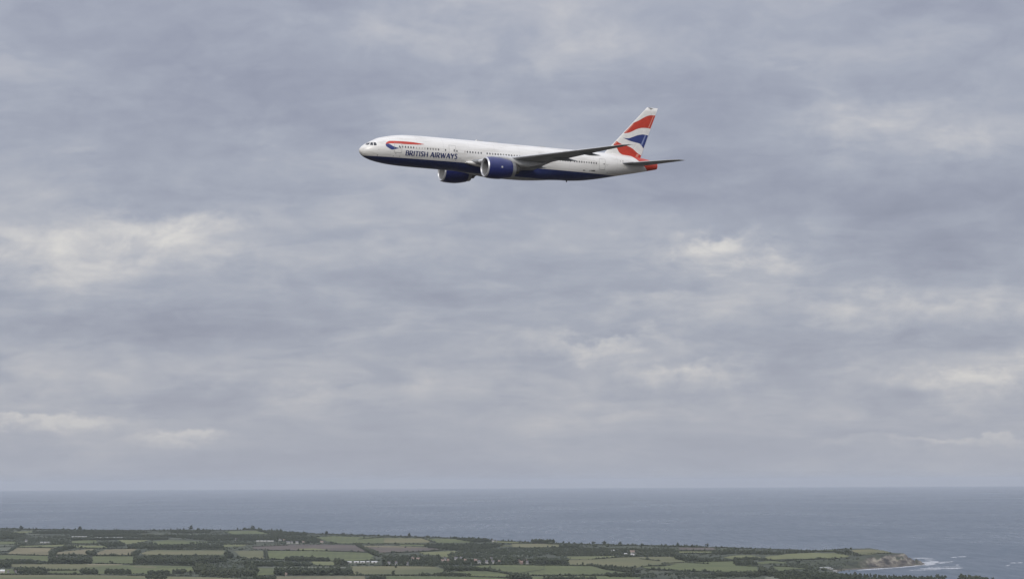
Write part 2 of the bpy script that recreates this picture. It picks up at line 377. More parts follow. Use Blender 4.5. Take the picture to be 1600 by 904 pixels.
# ------------------------------------------------------------------ fields
FM = {
    'g': mottled('pasture', (0.074, 0.094, 0.024), (0.104, 0.120, 0.034), 0.008),
    'l': mottled('pale_pasture', (0.115, 0.130, 0.040), (0.152, 0.158, 0.056), 0.008),
    't': mottled('stubble', (0.142, 0.128, 0.062), (0.180, 0.156, 0.080), 0.007, stretch=(1, .4, 1)),
    'm': mottled('mown_meadow', (0.090, 0.104, 0.034), (0.160, 0.146, 0.064), 0.0045, stretch=(.6, .35, 1)),
    'b': mottled('ploughed_soil', (0.078, 0.062, 0.048), (0.112, 0.088, 0.066), 0.008, stretch=(1, .4, 1)),
    'y': mottled('greyish_grass', (0.095, 0.108, 0.068), (0.125, 0.132, 0.088), 0.007),
    'p': mottled('dry_stubble', (0.24, 0.205, 0.125), (0.30, 0.26, 0.165), 0.010, stretch=(1, .4, 1)),
}
fields = [
    ('l', [(20, 830), (50, 829), (50, 832), (22, 832)]), ('y', [(40, 834), (65, 834), (65, 835.3), (42, 835.3)]),
    ('g', [(-20, 845), (28, 845.5), (28, 849), (-20, 850.3)]), ('y', [(-20, 850.8), (25, 851), (24, 853), (-20, 853.5)]),
    ('y', [(-20, 855), (23, 854), (14, 861), (-20, 862.5)]), ('l', [(28, 852.5), (100, 850), (100, 851.5), (85, 854), (30, 853.9)]),
    ('t', [(27, 855), (85, 855.8), (77, 859), (75, 867), (10, 865), (18, 861)]), ('g', [(-20, 866.5), (75, 868), (75, 877), (50, 873), (15, 873), (-20, 872)]),
    ('t', [(90, 862), (135, 857.5), (150, 857), (137, 866.5), (85, 866.3)]), ('t', [(150, 864), (165, 858), (200, 857), (213, 857), (207, 867), (155, 867)]),
    ('g', [(144, 868.5), (208, 868.5), (208, 879.8), (144, 879.8)]), ('m', [(15, 881), (190, 881), (190, 882.5), (130, 886), (125, 889.5), (60, 888.5), (20, 885)]),
    ('p', [(135, 880.8), (192, 880.9), (192, 881.8), (135, 881.8)]),
    ('g', [(130, 886), (190, 882.5), (300, 884), (302, 891), (265, 896), (150, 896.5), (128, 892)]), ('t', [(207, 884), (245, 884.8), (245, 886.3), (212, 886)]),
    ('m', [(-20, 897.7), (125, 897.7), (250, 899.7), (350, 902), (400, 906), (400, 950), (-20, 950)]),
    ('g', [(112, 844.5), (150, 843), (153, 848), (112, 849)]), ('l', [(100, 851.3), (170, 852.3), (165, 856), (100, 855)]),
    ('l', [(185, 843), (233, 843.4), (215, 848), (200, 850), (192, 848)]), ('g', [(235, 845.5), (262, 843.5), (330, 846), (305, 850), (275, 850.5), (250, 852), (243, 850.5)]),
    ('m', [(218, 864), (232, 860), (245, 858.7), (350, 859.2), (352, 864), (345, 868), (230, 867.4)]), ('m', [(365, 860), (400, 859.7), (412, 860.2), (412, 872), (380, 872)]),
    ('g', [(350, 829.5), (400, 828.5), (427, 832), (415, 834), (365, 834.4)]), ('y', [(265, 840), (300, 840), (300, 841.2), (267, 841.2)]), ('y', [(240, 833.6), (330, 834.1), (330, 835.1), (243, 834.9)]),
    ('l', [(350, 849.5), (385, 850), (380, 853), (350, 854)]), ('g', [(492, 839), (520, 837), (600, 839.5), (600, 848.3), (520, 849), (513, 845)]),
    ('b', [(395, 852), (450, 850.3), (515, 850.3), (555, 851.5), (572, 860), (572, 861.6), (420, 858.7), (395, 857)]), ('l', [(463, 857), (490, 856), (517, 858.5), (515, 860), (470, 859.2)]),
    ('g', [(418, 860.2), (500, 860.7), (575, 863.3), (583, 868), (583, 874), (540, 876.5), (515, 875), (500, 873), (445, 873), (420, 873)]),
    ('l', [(487, 876.8), (525, 877.2), (522, 883), (490, 883)]), ('y', [(400, 885.4), (480, 884.7), (545, 884.9), (545, 887), (400, 887)]),
    ('g', [(395, 887.4), (430, 887.6), (428, 897.5), (395, 898.5)]), ('m', [(548, 884.4), (600, 884), (680, 884.8), (692, 889), (700, 892), (678, 897), (600, 898), (545, 897.6)]),
    ('t', [(430, 900), (570, 899.5), (582, 950), (430, 950)]), ('g', [(597, 899.4), (680, 900), (760, 901.5), (800, 904), (800, 950), (590, 950)]),
    ('m', [(600, 839.7), (660, 840.7), (672, 844.5), (670, 847.5), (625, 849), (600, 848.3)]), ('g', [(665, 841), (720, 841.5), (745, 846.8), (700, 847.8), (680, 847.4)]),
    ('g', [(625, 850.2), (665, 850.4), (663, 852.8), (625, 852.6)]), ('b', [(565, 854.7), (605, 854.7), (680, 855.9), (692, 858), (655, 861.2), (600, 863.2), (570, 859)]),
    ('t', [(562, 851.9), (600, 851.9), (680, 855.5), (605, 854.5), (565, 854.5)]), ('l', [(655, 862.6), (710, 860.5), (727, 866), (710, 870), (690, 870), (685, 867), (662, 866)]),
    ('g', [(700, 893.4), (740, 891.8), (765, 892.3), (800, 898), (790, 901), (735, 900), (700, 896)]), ('g', [(740, 884.5), (760, 882.4), (800, 882.4), (850, 883.4), (850, 889), (800, 896.5), (770, 890.5), (745, 887)]),
    ('l', [(765, 852), (800, 851.7), (800, 853.2), (768, 853.6)]), ('m', [(800, 849), (840, 849), (875, 850.5), (878, 854.5), (845, 855.9), (800, 854)]),
    ('g', [(850, 883.2), (925, 884.2), (945, 890), (985, 894.5), (950, 898), (900, 898), (850, 898)]), ('g', [(800, 897.2), (850, 890), (850, 898.2), (800, 899)]), ('l', [(885, 868.8), (960, 868.4), (970, 869.4), (920, 873.3), (890, 873.3)]),
    ('m', [(887, 874.3), (930, 873.7), (970, 870.7), (1000, 870), (1050, 869.4), (1065, 875.5), (1090, 879.7), (1040, 881), (1003, 884), (995, 887), (940, 884), (925, 881.5), (890, 882.6)]),
    ('g', [(830, 899.5), (930, 899.5), (1000, 901), (1000, 950), (830, 950)]), ('g', [(1040, 884.3), (1060, 880), (1095, 878), (1145, 876.7), (1150, 883), (1183, 885.3), (1185, 894), (1130, 893.3), (1060, 891.3), (1010, 888.4), (1003, 885)]),
    ('l', [(1060, 861.2), (1118, 861.2), (1118, 863.8), (1062, 863.6)]), ('b', [(1060, 855), (1115, 855.3), (1118, 859), (1063, 859)]),
    ('l', [(1130, 870.5), (1150, 867.5), (1175, 867.5), (1190, 870.5), (1170, 873), (1145, 873.5)]), ('g', [(1182, 878.5), (1205, 877.5), (1205, 880.5), (1190, 881.5)]),
    ('l', [(1120, 896.5), (1180, 897.3), (1180, 899.3), (1130, 899.3)]), ('l', [(1195, 869.5), (1230, 865), (1270, 863.4), (1305, 864), (1330, 868.5), (1310, 871.5), (1270, 873), (1195, 873.5)]),
    ('g', [(1195, 876), (1228, 877), (1225, 880.5), (1195, 880.5)]), ('g', [(1208, 884.5), (1245, 886.5), (1270, 888.5), (1215, 893)]),
    ('m', [(1330, 859.5), (1360, 858), (1393, 860.8), (1390, 863.3), (1360, 866.3), (1342, 867.7)]), ('g', [(1275, 858.4), (1303, 858.4), (1302, 860.4), (1278, 860.9)]),
    ('y', [(1195, 901), (1235, 901.5), (1240, 908), (1195, 910)]), ('l', [(800, 842.5), (830, 847.3), (800, 848.2), (770, 846.8), (772, 843.8)]),
    ('g', [(0, 889), (20, 888.5), (24, 896), (0, 896.5)]), ('g', [(75, 892), (125, 891), (126, 896), (76, 896)]),
]
fitems = []
FN = {'g': 'green pasture', 'l': 'pale green', 't': 'tan stubble', 'm': 'patchy green and tan', 'b': 'brown ploughed', 'y': 'grey green', 'p': 'bright straw'}
for k, (code, poly) in enumerate(fields):
    P = np.array([ground(u, v) for (u, v) in poly])
    # sheets follow the land in strips across the field
    y0, y1 = P[:, 1].min() + .5, P[:, 1].max() - .5
    rows = max(3, int((y1 - y0) / 30) + 2); V = []; Fc = []; ncol = 10
    for r in range(rows):
        y = y0 + (y1 - y0) * r / (rows - 1); xsn = []
        for i in range(len(P)):
            (xa, ya), (xb, yb) = P[i], P[(i + 1) % len(P)]
            if (ya > y) != (yb > y): xsn.append(xa + (xb - xa) * (y - ya) / (yb - ya))
        xa, xb = min(xsn), max(xsn)
        # ragged margin
        xa += rng.uniform(-2, 2); xb += rng.uniform(-2, 2)
        xx = np.linspace(xa, xb, ncol); zz = terrain_z(xx, np.full(ncol, y)) + 0.35 + 0.012 * k
        V += [(xx[c], y, zz[c]) for c in range(ncol)]
    for r in range(rows - 1):
        for c in range(ncol - 1):
            i = r * ncol + c; Fc.append((i, i + 1, i + ncol + 1, i + ncol))
    o = mesh_obj('field', V, Fc, FM[code]); tag(o, kind='structure')
    cu, cv = np.mean([p[0] for p in poly]), np.mean([p[1] for p in poly])
    fitems.append((o, cu, cv, FN[code]))
label_all(fitems, 'field')

# ------------------------------------------------------------------ houses, sheds, caravans
WHITE = mottled('white_render', (0.50, 0.49, 0.46), (0.60, 0.585, 0.55), 0.4, 0.8)
CREAM = mottled('cream_render', (0.36, 0.33, 0.29), (0.44, 0.40, 0.35), 0.4, 0.8)
BRICK = mottled('red_brick', (0.26, 0.17, 0.14), (0.34, 0.23, 0.19), 0.6, 0.85)
SLATE = mottled('slate_roof', (0.10, 0.10, 0.11), (0.16, 0.16, 0.17), 0.6, 0.7)
TILE = mottled('tile_roof', (0.20, 0.145, 0.125), (0.27, 0.20, 0.17), 0.6, 0.8)
SHEET = mottled('white_roof_sheet', (0.55, 0.56, 0.57), (0.68, 0.68, 0.68), 0.25, 0.5)
GLASS, _, _ = material('window_glass', (0.03, 0.035, 0.04), 0.1)
DOORM, _, _ = material('dark_door', (0.06, 0.05, 0.05), 0.6)
def boxv(V, Fc, x0, x1, y0, y1, z0, z1):
    b0 = len(V)
    V += [(x0, y0, z0), (x1, y0, z0), (x1, y1, z0), (x0, y1, z0), (x0, y0, z1), (x1, y0, z1), (x1, y1, z1), (x0, y1, z1)]
    for f in ((0, 3, 2, 1), (4, 5, 6, 7), (0, 1, 5, 4), (1, 2, 6, 5), (2, 3, 7, 6), (3, 0, 4, 7)): Fc.append(tuple(b0 + i for i in f))
def part_box(name, dims, mat, parent):
    V, Fc = [], []; boxv(V, Fc, *dims); return mesh_obj(name, V, Fc, mat, parent)
CLEAR = []       # keep trees off the houses and out of their sight of the road
def house(u, v, wpx, kind, label, rot=0.0):
    x, y = ground(u, v); z = float(terrain_z(x, y)); W = wpx * .86 * y / FPX; CLEAR.append((x, y, W))
    spec = {'house': (0.62, 3.9, 2.6, WHITE, SLATE), 'red': (0.6, 3.9, 2.8, BRICK, TILE), 'cream': (0.6, 3.7, 2.6, CREAM, TILE),
            'shed': (0.35, 2.6, 0.9, WHITE, SHEET), 'caravan': (0.42, 2.9, 0.5, WHITE, SHEET), 'barn': (0.5, 5.0, 2.4, CREAM, SHEET)}[kind]
    D = min(W * spec[0], 22); H, rh = spec[1], spec[2]
    nm = {'house': 'house', 'red': 'house', 'cream': 'house', 'shed': 'farm_shed', 'caravan': 'static_caravan', 'barn': 'barn'}[kind]
    t = empty(nm, (x, y, z)); t.rotation_euler.z = rot
    V, Fc = [], []; w2, d2 = W / 2, D / 2                       # walls with gables
    V = [(-w2, -d2, -.6), (w2, -d2, -.6), (w2, d2, -.6), (-w2, d2, -.6), (-w2, -d2, H), (w2, -d2, H), (w2, d2, H), (-w2, d2, H), (-w2, 0, H + rh), (w2, 0, H + rh)]
    Fc = [(0, 1, 5, 4), (1, 2, 6, 9, 5), (2, 3, 7, 6), (3, 0, 4, 8, 7)]
    mesh_obj('wall', V, Fc, spec[3], t)
    e, th = 0.35, 0.18; s = rh / d2                             # roof with eaves, two slopes of real thickness
    zl = H - e * s
    V = [(-w2 - e, -d2 - e, zl + .03), (w2 + e, -d2 - e, zl + .03), (w2 + e, 0, H + rh + .03), (-w2 - e, 0, H + rh + .03), (w2 + e, d2 + e, zl + .03), (-w2 - e, d2 + e, zl + .03)]
    V += [(a_, b2, c2 + th) for (a_, b2, c2) in V]
    Fc = [(0, 3, 2, 1), (3, 5, 4, 2), (6, 7, 8, 9), (9, 8, 10, 11), (0, 1, 7, 6), (5, 11, 10, 4), (0, 6, 9, 3), (3, 9, 11, 5), (1, 2, 8, 7), (2, 4, 10, 8)]
    roof = mesh_obj('roof', V, Fc, spec[4], t)
    if kind in ('house', 'red', 'cream'):
        for sx in ((-1,) if W < 11 else (-1, 1)):
            part_box('chimney', (sx * (w2 - .8) - .45, sx * (w2 - .8) + .45, -.4, .4, H + rh - .5, H + rh + 1.2), spec[3] if kind != 'house' else BRICK, roof)
        for zz in (.9, 2.5):
            for q in range(3):
                cx = -w2 * .62 + q * w2 * .62
                if zz == .9 and q == 1: part_box('door', (cx - .5, cx + .5, -d2 - .04, -d2 + .05, -.1, 1.9), DOORM, t)
                else: part_box('window', (cx - .55, cx + .55, -d2 - .03, -d2 + .05, zz, zz + 1.0), GLASS, t)
    elif kind == 'caravan':
        for q in range(3): part_box('window', (-w2 * .6 + q * w2 * .6 - .7, -w2 * .6 + q * w2 * .6 + .7, -d2 - .03, -d2 + .05, 1.3, 2.2), GLASS, t)
    else:
        part_box('door', (-1.8, 1.8, -d2 - .04, -d2 + .05, -.1, 1.9), DOORM, t)
    tag(t, label, {'house': 'house', 'farm_shed': 'shed', 'static_caravan': 'caravan', 'barn': 'barn'}[nm], {'house': 'houses among the trees', 'farm_shed': 'farm sheds', 'static_caravan': 'static caravans', 'barn': 'barns'}[nm])
for k, u in enumerate((114, 119, 124, 129, 134)): house(u, 838.6, 4.2, 'caravan', f'pale caravan of the upper left row, {ORD[k]} from left')
for k, u in enumerate((151, 157, 167, 173, 179, 184, 189)): house(u, 840.3, 5, 'caravan', f'white caravan in the longer left row, {ORD[k]} from left')
for k, u in enumerate((65, 70.5, 76)): house(u, 847.5, 4.6, 'caravan', f'white caravan of three by dark scrub near the left edge, {ORD[k]} from left')
house(41, 845.6, 4, 'house', 'lone white house in dark scrub near the left edge')
house(89, 873, 2.6, 'house', 'tiny white house behind the dark copse at left')
house(4, 895, 8, 'barn', 'pale tan barn at the left edge of the nearest fields')
for k, (u, w_) in enumerate(((13, 3), (24.5, 3), (29.5, 2.6))): house(u, 895.5, w_, 'house', f'small white house by the lower left corner, {ORD[k]} from left')
house(369, 843.4, 3.4, 'house', 'lone white house in the far wood left of the brown field')
for k, u in enumerate((403, 408.5, 414, 420, 425)): house(u, 845.4, 5, 'caravan', f'grey white caravan above the brown field, {ORD[k]} from left')
for k, (u, v, w_, kd) in enumerate(((438, 844.5, 5, 'house'), (444, 845, 4, 'cream'), (450, 848.2, 6, 'house'), (456, 848, 3.6, 'house'), (464, 848.2, 5, 'house'), (474, 848.2, 3.6, 'cream'), (503, 847.6, 5.4, 'cream'))):
    house(u, v, w_, kd, f'{"cream" if kd == "cream" else "white"} house of the hamlet above the brown field, {ORD[k]} from left', (k % 3 - 1) * .3)
house(447, 899.5, 3.4, 'cream', 'small cream house below the tall dark copse', .4)
house(537, 893.7, 6.4, 'shed', 'white roofed shed at the right end of the tall dark copse')
for k, (u, w_) in enumerate(((545, 10), (557, 9), (566.5, 8), (575, 4.6), (585, 10.5))): house(u, 878.6, w_, 'shed', f'long white shed in the bright row, {ORD[k]} from left')
for k, (u, v, w_, kd, r_) in enumerate(((608, 881.6, 5, 'house', 0), (619, 881.4, 4, 'house', .2), (637, 882.3, 2.8, 'house', .3), (645, 874.5, 5, 'cream', .1), (653.5, 875, 6, 'cream', 0), (692, 877.8, 6.5, 'cream', .2), (695, 874.8, 4.6, 'house', -.3),
        (700, 877.2, 4, 'red', .4), (712.5, 873.8, 5.5, 'house', 0), (720.5, 873.6, 4, 'house', .2), (727, 877, 4.4, 'cream', -.2), (743, 877.3, 5, 'red', .1), (748.5, 879.3, 5, 'house', .3), (760.5, 879.3, 5, 'house', 0), (767.5, 874.6, 4.4, 'house', -.2), (770, 879.4, 5.4, 'house', .1), (780, 879, 3.6, 'cream', .2))):
    house(u, v, w_, kd, f'{ {"house": "white", "cream": "cream", "red": "red"}[kd]} village house, {ORD[k]} of seventeen counted from the left', r_)
for k, (u, w_) in enumerate(((770.5, 4.4), (775.5, 2.4))): house(u, 846 + k * .6, w_, 'house', ('larger' if k == 0 else 'smaller') + ' white house of a pair near the sea skyline above the village')
for k, (u, v, w_, kd, r_) in enumerate(((809, 878.5, 6, 'red', .1), (815, 880.4, 5, 'red', -.2), (821.5, 877.2, 8, 'cream', .2), (824, 880.3, 4, 'house', 0))):
    house(u, v, w_, kd, ['red brick farmhouse at the left of the red farm', 'low red brick house at the front of the red farm', 'wide cream house at the back of the red farm', 'small white house at the right of the red farm'][k], r_)
house(957.5, 860.4, 6, 'shed', 'white roofed shed in dark trees left of the two barns', -.2)
house(977.5, 866, 5.4, 'shed', 'left of the two bright white barns', -.1); house(988, 866.7, 7, 'shed', 'right of the two bright white barns', .05)
house(988, 863.2, 8, 'cream', 'wide cream house behind the two bright white barns')
for k in range(9):
    house(1281 + 3.2 * k, 887.6 - 2.2 * math.sin(min(1, k / 4) * 1.57) + (0.3 * (k - 4) if k > 6 else 0), 2.8, 'caravan', f'white caravan in the curved row behind the beach, {ORD[k]} from left', .15)

# ------------------------------------------------------------------ vegetation
def leaf_material(name, c1, c2):
    m, w, b = material(name, c1, 0.9)
    g = w.node('ShaderNodeNewGeometry')
    n = w.noise(g.outputs['Position'], 0.05, 4, 0.6); n2 = w.noise(g.outputs['Position'], 0.5, 2)
    f = w.math('ADD', w.math('MULTIPLY', n, 0.6), w.math('MULTIPLY', n2, 0.4))
    w.l.new(w.ramp(f, [(0.36, c1), (0.62, c2)]), b.inputs['Base Color'])
    return m
LEAF = leaf_material('broadleaf_foliage', (0.023, 0.031, 0.019), (0.060, 0.072, 0.036))
LEAF2 = leaf_material('mixed_foliage', (0.026, 0.036, 0.021), (0.070, 0.080, 0.042))
HEDGE = leaf_material('hedge_foliage', (0.024, 0.032, 0.017), (0.050, 0.060, 0.030))
SCRUB = leaf_material('scrub_foliage', (0.030, 0.042, 0.025), (0.068, 0.080, 0.044))
BARK = mottled('bark', (0.05, 0.04, 0.03), (0.10, 0.08, 0.06), 2.0)

OCT_V = np.array([(1, 0, 0), (-1, 0, 0), (0, 1, 0), (0, -1, 0), (0, 0, 1), (0, 0, -1)], float)
OCT_F = np.array([(0, 2, 4), (2, 1, 4), (1, 3, 4), (3, 0, 4), (2, 0, 5), (1, 2, 5), (3, 1, 5), (0, 3, 5)])
def clumps(centres, radii, r=rng):
    """ragged leaf clumps: jittered octahedra, one per centre"""
    n = len(centres); C = np.asarray(centres, float)[:, None, :]; Rr = np.asarray(radii, float).reshape(n, 1, -1)
    ang = r.uniform(0, 6.28, n); ca, sa = np.cos(ang), np.sin(ang)
    o = OCT_V[None] * r.uniform(0.65, 1.35, (n, 6, 1)) + r.normal(0, 0.16, (n, 6, 3))
    x = o[..., 0] * ca[:, None] - o[..., 1] * sa[:, None]; y = o[..., 0] * sa[:, None] + o[..., 1] * ca[:, None]
    o = np.stack([x, y, o[..., 2]], -1)
    V = (C + o * Rr).reshape(-1, 3)
    F = (OCT_F[None] + 6 * np.arange(n)[:, None, None]).reshape(-1, 3)
    return V, F
def crown_points(n, h, wd, r=rng):
    """clump centres and sizes through the volume of one crown of height h and half-width wd (base at 0)"""
    t = r.uniform(0.0, 1.0, n); a = r.uniform(0, 6.28, n); q = np.sqrt(r.uniform(0.15, 1, n))
    prof = np.sin(np.pi * (0.12 + 0.83 * t)) ** 0.7
    c = np.stack([np.cos(a) * q * wd * prof * 0.8, np.sin(a) * q * wd * prof * 0.8, h * (0.16 + 0.74 * t)], 1)
    return c, r.uniform(0.20, 0.36, n) * wd + 0.04 * h

def inside_poly(P, x, y):
    ins = np.zeros(x.shape, bool); n = len(P)
    for i in range(n):
        (x1, y1), (x2, y2) = P[i], P[(i + 1) % n]
        ins ^= ((y1 > y) != (y2 > y)) & (x < (x2 - x1) * (y - y1) / (y2 - y1 + 1e-12) + x1)
    return ins

woods = [  # kind, height m, outline on the ground
    ('w', 9, [(-20, 830), (15, 831), (22, 834), (40, 835), (20, 842), (-20, 843)]), ('s', 5, [(20, 836), (60, 837), (112, 837), (150, 841), (112, 843), (112, 849), (95, 850.5), (30, 851.5), (20, 849)]),
    ('w', 6, [(50, 830), (112, 829.5), (200, 830), (240, 832), (200, 834), (112, 834), (60, 834)]),
    ('w', 7, [(112, 836), (200, 835.5), (262, 837), (262, 839), (200, 838.5), (112, 838)]), ('w', 7, [(112, 842), (150, 841.8), (200, 842), (262, 841.7), (262, 843), (190, 843), (112, 844)]),
    ('w', 9, [(155, 850), (190, 849.5), (196, 853), (165, 855)]), ('w', 9, [(78, 865), (88, 859), (105, 854.5), (120, 855.5), (110, 858), (90, 863), (86, 869), (88, 879), (77, 879)]),
    ('w', 9, [(135, 864), (150, 863.5), (148, 868), (137, 868)]), ('w', 12, [(80, 876), (140, 876), (143, 880.3), (78, 880.3)]),
    ('w', 12, [(-20, 880), (12, 880), (16, 886.5), (-20, 886.5)]), ('w', 6, [(17, 879), (50, 877.5), (76, 879), (76, 880.5), (17, 880.5)]),
    ('w', 10, [(22, 892), (70, 892), (73, 896.5), (25, 896.5)]), ('w', 10, [(126, 893), (152, 894), (152, 897), (128, 897)]), ('w', 8, [(163, 893.5), (203, 893.5), (203, 896.5), (165, 896.5)]),
    ('w', 7, [(262, 836), (330, 836.5), (430, 838), (430, 841), (400, 844.5), (330, 845), (300, 842), (262, 839)]), ('w', 7, [(265, 830), (330, 830), (328, 832), (268, 832.3)]),
    ('w', 9, [(200, 853), (240, 851), (250, 854), (300, 853.5), (345, 854), (350, 857), (290, 857), (245, 857.5), (200, 856.8)]), ('s', 5, [(290, 847.5), (345, 847), (400, 848), (400, 851), (350, 851), (310, 851)]),
    ('w', 9, [(206, 864), (220, 863), (214, 868.5), (207, 868.5)]), ('w', 12, [(210, 874), (300, 874), (345, 875), (355, 878), (300, 883), (210, 880.5)]),
    ('w', 12, [(352, 868), (362, 869), (364, 872), (354, 871.5)]), ('w', 12, [(303, 886), (322, 886), (340, 895), (385, 896), (400, 900), (350, 903), (310, 899.5), (304, 892)]),
    ('w', 12, [(384, 882), (400, 882), (400, 902), (386, 900)]), ('w', 9, [(235, 896), (264, 896), (264, 899), (230, 899)]), ('w', 8, [(268, 893), (290, 893), (290, 896.5), (270, 896.5)]),
    ('w', 6, [(228, 902), (260, 902), (260, 904.5), (225, 904.5)]), ('s', 5, [(345, 877), (384, 878), (384, 893), (345, 893), (325, 884)]),
    ('w', 8, [(400, 828), (420, 830.5), (480, 834), (480, 836.5), (430, 836.5), (404, 830)]), ('w', 9, [(400, 840.5), (430, 838.5), (490, 840.5), (506, 847.5), (480, 849), (430, 846), (400, 845)]),
    ('w', 9, [(445, 874.5), (460, 873), (515, 875.5), (515, 877), (450, 876.7)]), ('w', 11, [(520, 878), (535, 879), (543, 883), (525, 883.5)]), ('w', 8, [(400, 880), (475, 882), (490, 884.3), (400, 885)]),
    ('w', 12, [(430, 893.5), (545, 893.5), (550, 898), (430, 899)]), ('w', 8, [(396, 904), (430, 904), (430, 908), (396, 908)]), ('w', 8, [(575, 904), (602, 904), (602, 908), (577, 908)]),
    ('w', 8, [(598, 871.5), (640, 871), (690, 873.5), (725, 876), (800, 876.5), (800, 882), (690, 884), (598, 883)]), ('s', 7, [(700, 866), (730, 861), (800, 857.5), (860, 858), (860, 866), (800, 875), (720, 875), (700, 870)]),
    ('w', 9, [(665, 852), (745, 851.5), (790, 852), (760, 858), (715, 860), (690, 858.5), (665, 855.5)]), ('w', 9, [(706, 841.3), (760, 843.5), (772, 846), (740, 847.5), (715, 843)]),
    ('w', 7, [(680, 898), (735, 899), (735, 900.5), (678, 900)]), ('w', 8, [(690, 888), (740, 888.5), (762, 891.5), (700, 892)]), ('w', 11, [(830, 846.5), (866, 847), (866, 848.7), (830, 848.7)]),
    ('w', 7, [(860, 857.5), (960, 857.5), (1050, 858.5), (1055, 868.5), (870, 867.8), (860, 866)]), ('w', 8, [(874, 853.5), (905, 853.5), (905, 856), (874, 856)]), ('w', 12, [(800, 877.5), (885, 878), (887, 882), (800, 882)]),
    ('w', 8, [(930, 885), (990, 890), (1003, 895), (985, 895), (950, 891)]), ('w', 8, [(945, 899), (1000, 900), (1000, 902), (950, 901.5)]), ('w', 10, [(797, 902), (830, 902), (830, 906), (797, 906)]),
    ('w', 8, [(850, 905), (930, 905), (930, 908), (850, 908)]), ('s', 6, [(1000, 898.5), (1060, 896), (1120, 898), (1120, 903), (1000, 904)]), ('w', 9, [(1050, 867.5), (1062, 870), (1100, 875.5), (1150, 876.7), (1090, 878), (1058, 875)]),
    ('w', 8, [(1118, 861.5), (1200, 863), (1200, 866.5), (1125, 866.5), (1110, 866)]), ('w', 9, [(1145, 880), (1175, 880), (1185, 884.7), (1150, 883)]), ('w', 8, [(1130, 897), (1188, 896.5), (1188, 901), (1110, 901)]),
    ('w', 12, [(1187, 893), (1210, 894), (1210, 899), (1188, 899)]), ('w', 7, [(1200, 863.5), (1270, 861.5), (1278, 862.8), (1230, 865), (1200, 866.5)]), ('w', 7, [(1303, 860.5), (1325, 861.5), (1342, 868), (1330, 868.4), (1305, 863.8)]),
    ('s', 4, [(1228, 876), (1330, 874), (1372, 881), (1372, 884.5), (1310, 885), (1230, 885)]), ('w', 9, [(1212, 897), (1340, 900), (1340, 908), (1235, 912), (1212, 903)]),
    ('w', 8, [(1340, 900), (1400, 903), (1480, 904.5), (1480, 911), (1340, 911)]), ('w', 10, [(1500, 904.8), (1545, 907), (1545, 912), (1498, 911)]),
    ('s', 5, [(1040, 859), (1060, 858), (1060, 867), (1045, 867)]), ('s', 4, [(800, 857), (860, 857), (860, 859), (800, 859)]),
    ('w', 6, [(1145, 873.6), (1200, 872.4), (1200, 876), (1150, 876)]),
]
witems = []
for k, (kind, h, poly) in enumerate(woods):
    P = np.array([ground(u, v) for (u, v) in poly])
    (x0, y0), (x1, y1) = P.min(0), P.max(0)
    sx = 8.0 if kind == 'w' else 9.0; sy = min(26.0, max(9.0, (y1 - y0) / 22))
    gx, gy = np.meshgrid(np.arange(x0, x1, sx), np.arange(y0, y1, sy))
    gx = gx.ravel() + rng.uniform(-.5, .5, gx.size) * sx; gy = gy.ravel() + rng.uniform(-.5, .5, gy.size) * sy
    ok = inside_poly(P, gx, gy); gx, gy = gx[ok], gy[ok]
    if kind == 's':                        # scrub: patchy
        ok = (np.sin(gx / 31 + k) * np.sin(gy / 90 + 2 * k) + rng.uniform(-.8, .8, gx.size)) > -0.15; gx, gy = gx[ok], gy[ok]
    for (hx, hy, hw) in CLEAR:
        ok = ~((np.abs(gx - hx) < hw * .5 + 4) & (gy < hy + 14) & (gy > hy - 120)); gx, gy = gx[ok], gy[ok]
    if len(gx) == 0: continue
    gz = terrain_z(gx, gy)
    Cs, Rs = [], []; nc = 13 if kind == 'w' else 8
    for x, y, z in zip(gx, gy, gz):
        hh = h * rng.uniform(0.55, 1.12); wd = hh * rng.uniform(0.36, 0.56) if kind == 'w' else hh * rng.uniform(.5, .8)
        c, r = crown_points(nc, hh, wd); Cs.append(c + (x, y, z)); Rs.append(r)
    V, Fc = clumps(np.concatenate(Cs), np.concatenate(Rs))
    base = np.array([P[:, 0].mean(), P[:, 1].mean(), 0.0]); base[2] = float(terrain_z(base[0], base[1]))
    o = tri_obj('wood' if kind == 'w' else 'scrub', V - base, Fc, (LEAF if k % 3 else LEAF2) if kind == 'w' else SCRUB); o.location = base
    tag(o, cat='trees' if kind == 'w' else 'scrub', kind='stuff')
    us = [p[0] for p in poly]; vs = [p[1] for p in poly]
    witems.append((o, np.mean(us), np.mean(vs), ('tall dark' if h > 9 else 'dark') if kind == 'w' else 'patchy low'))
label_all([w_ for w_ in witems if w_[0].name.startswith('wood')], 'wood'); label_all([w_ for w_ in witems if w_[0].name.startswith('scrub')], 'scrub')

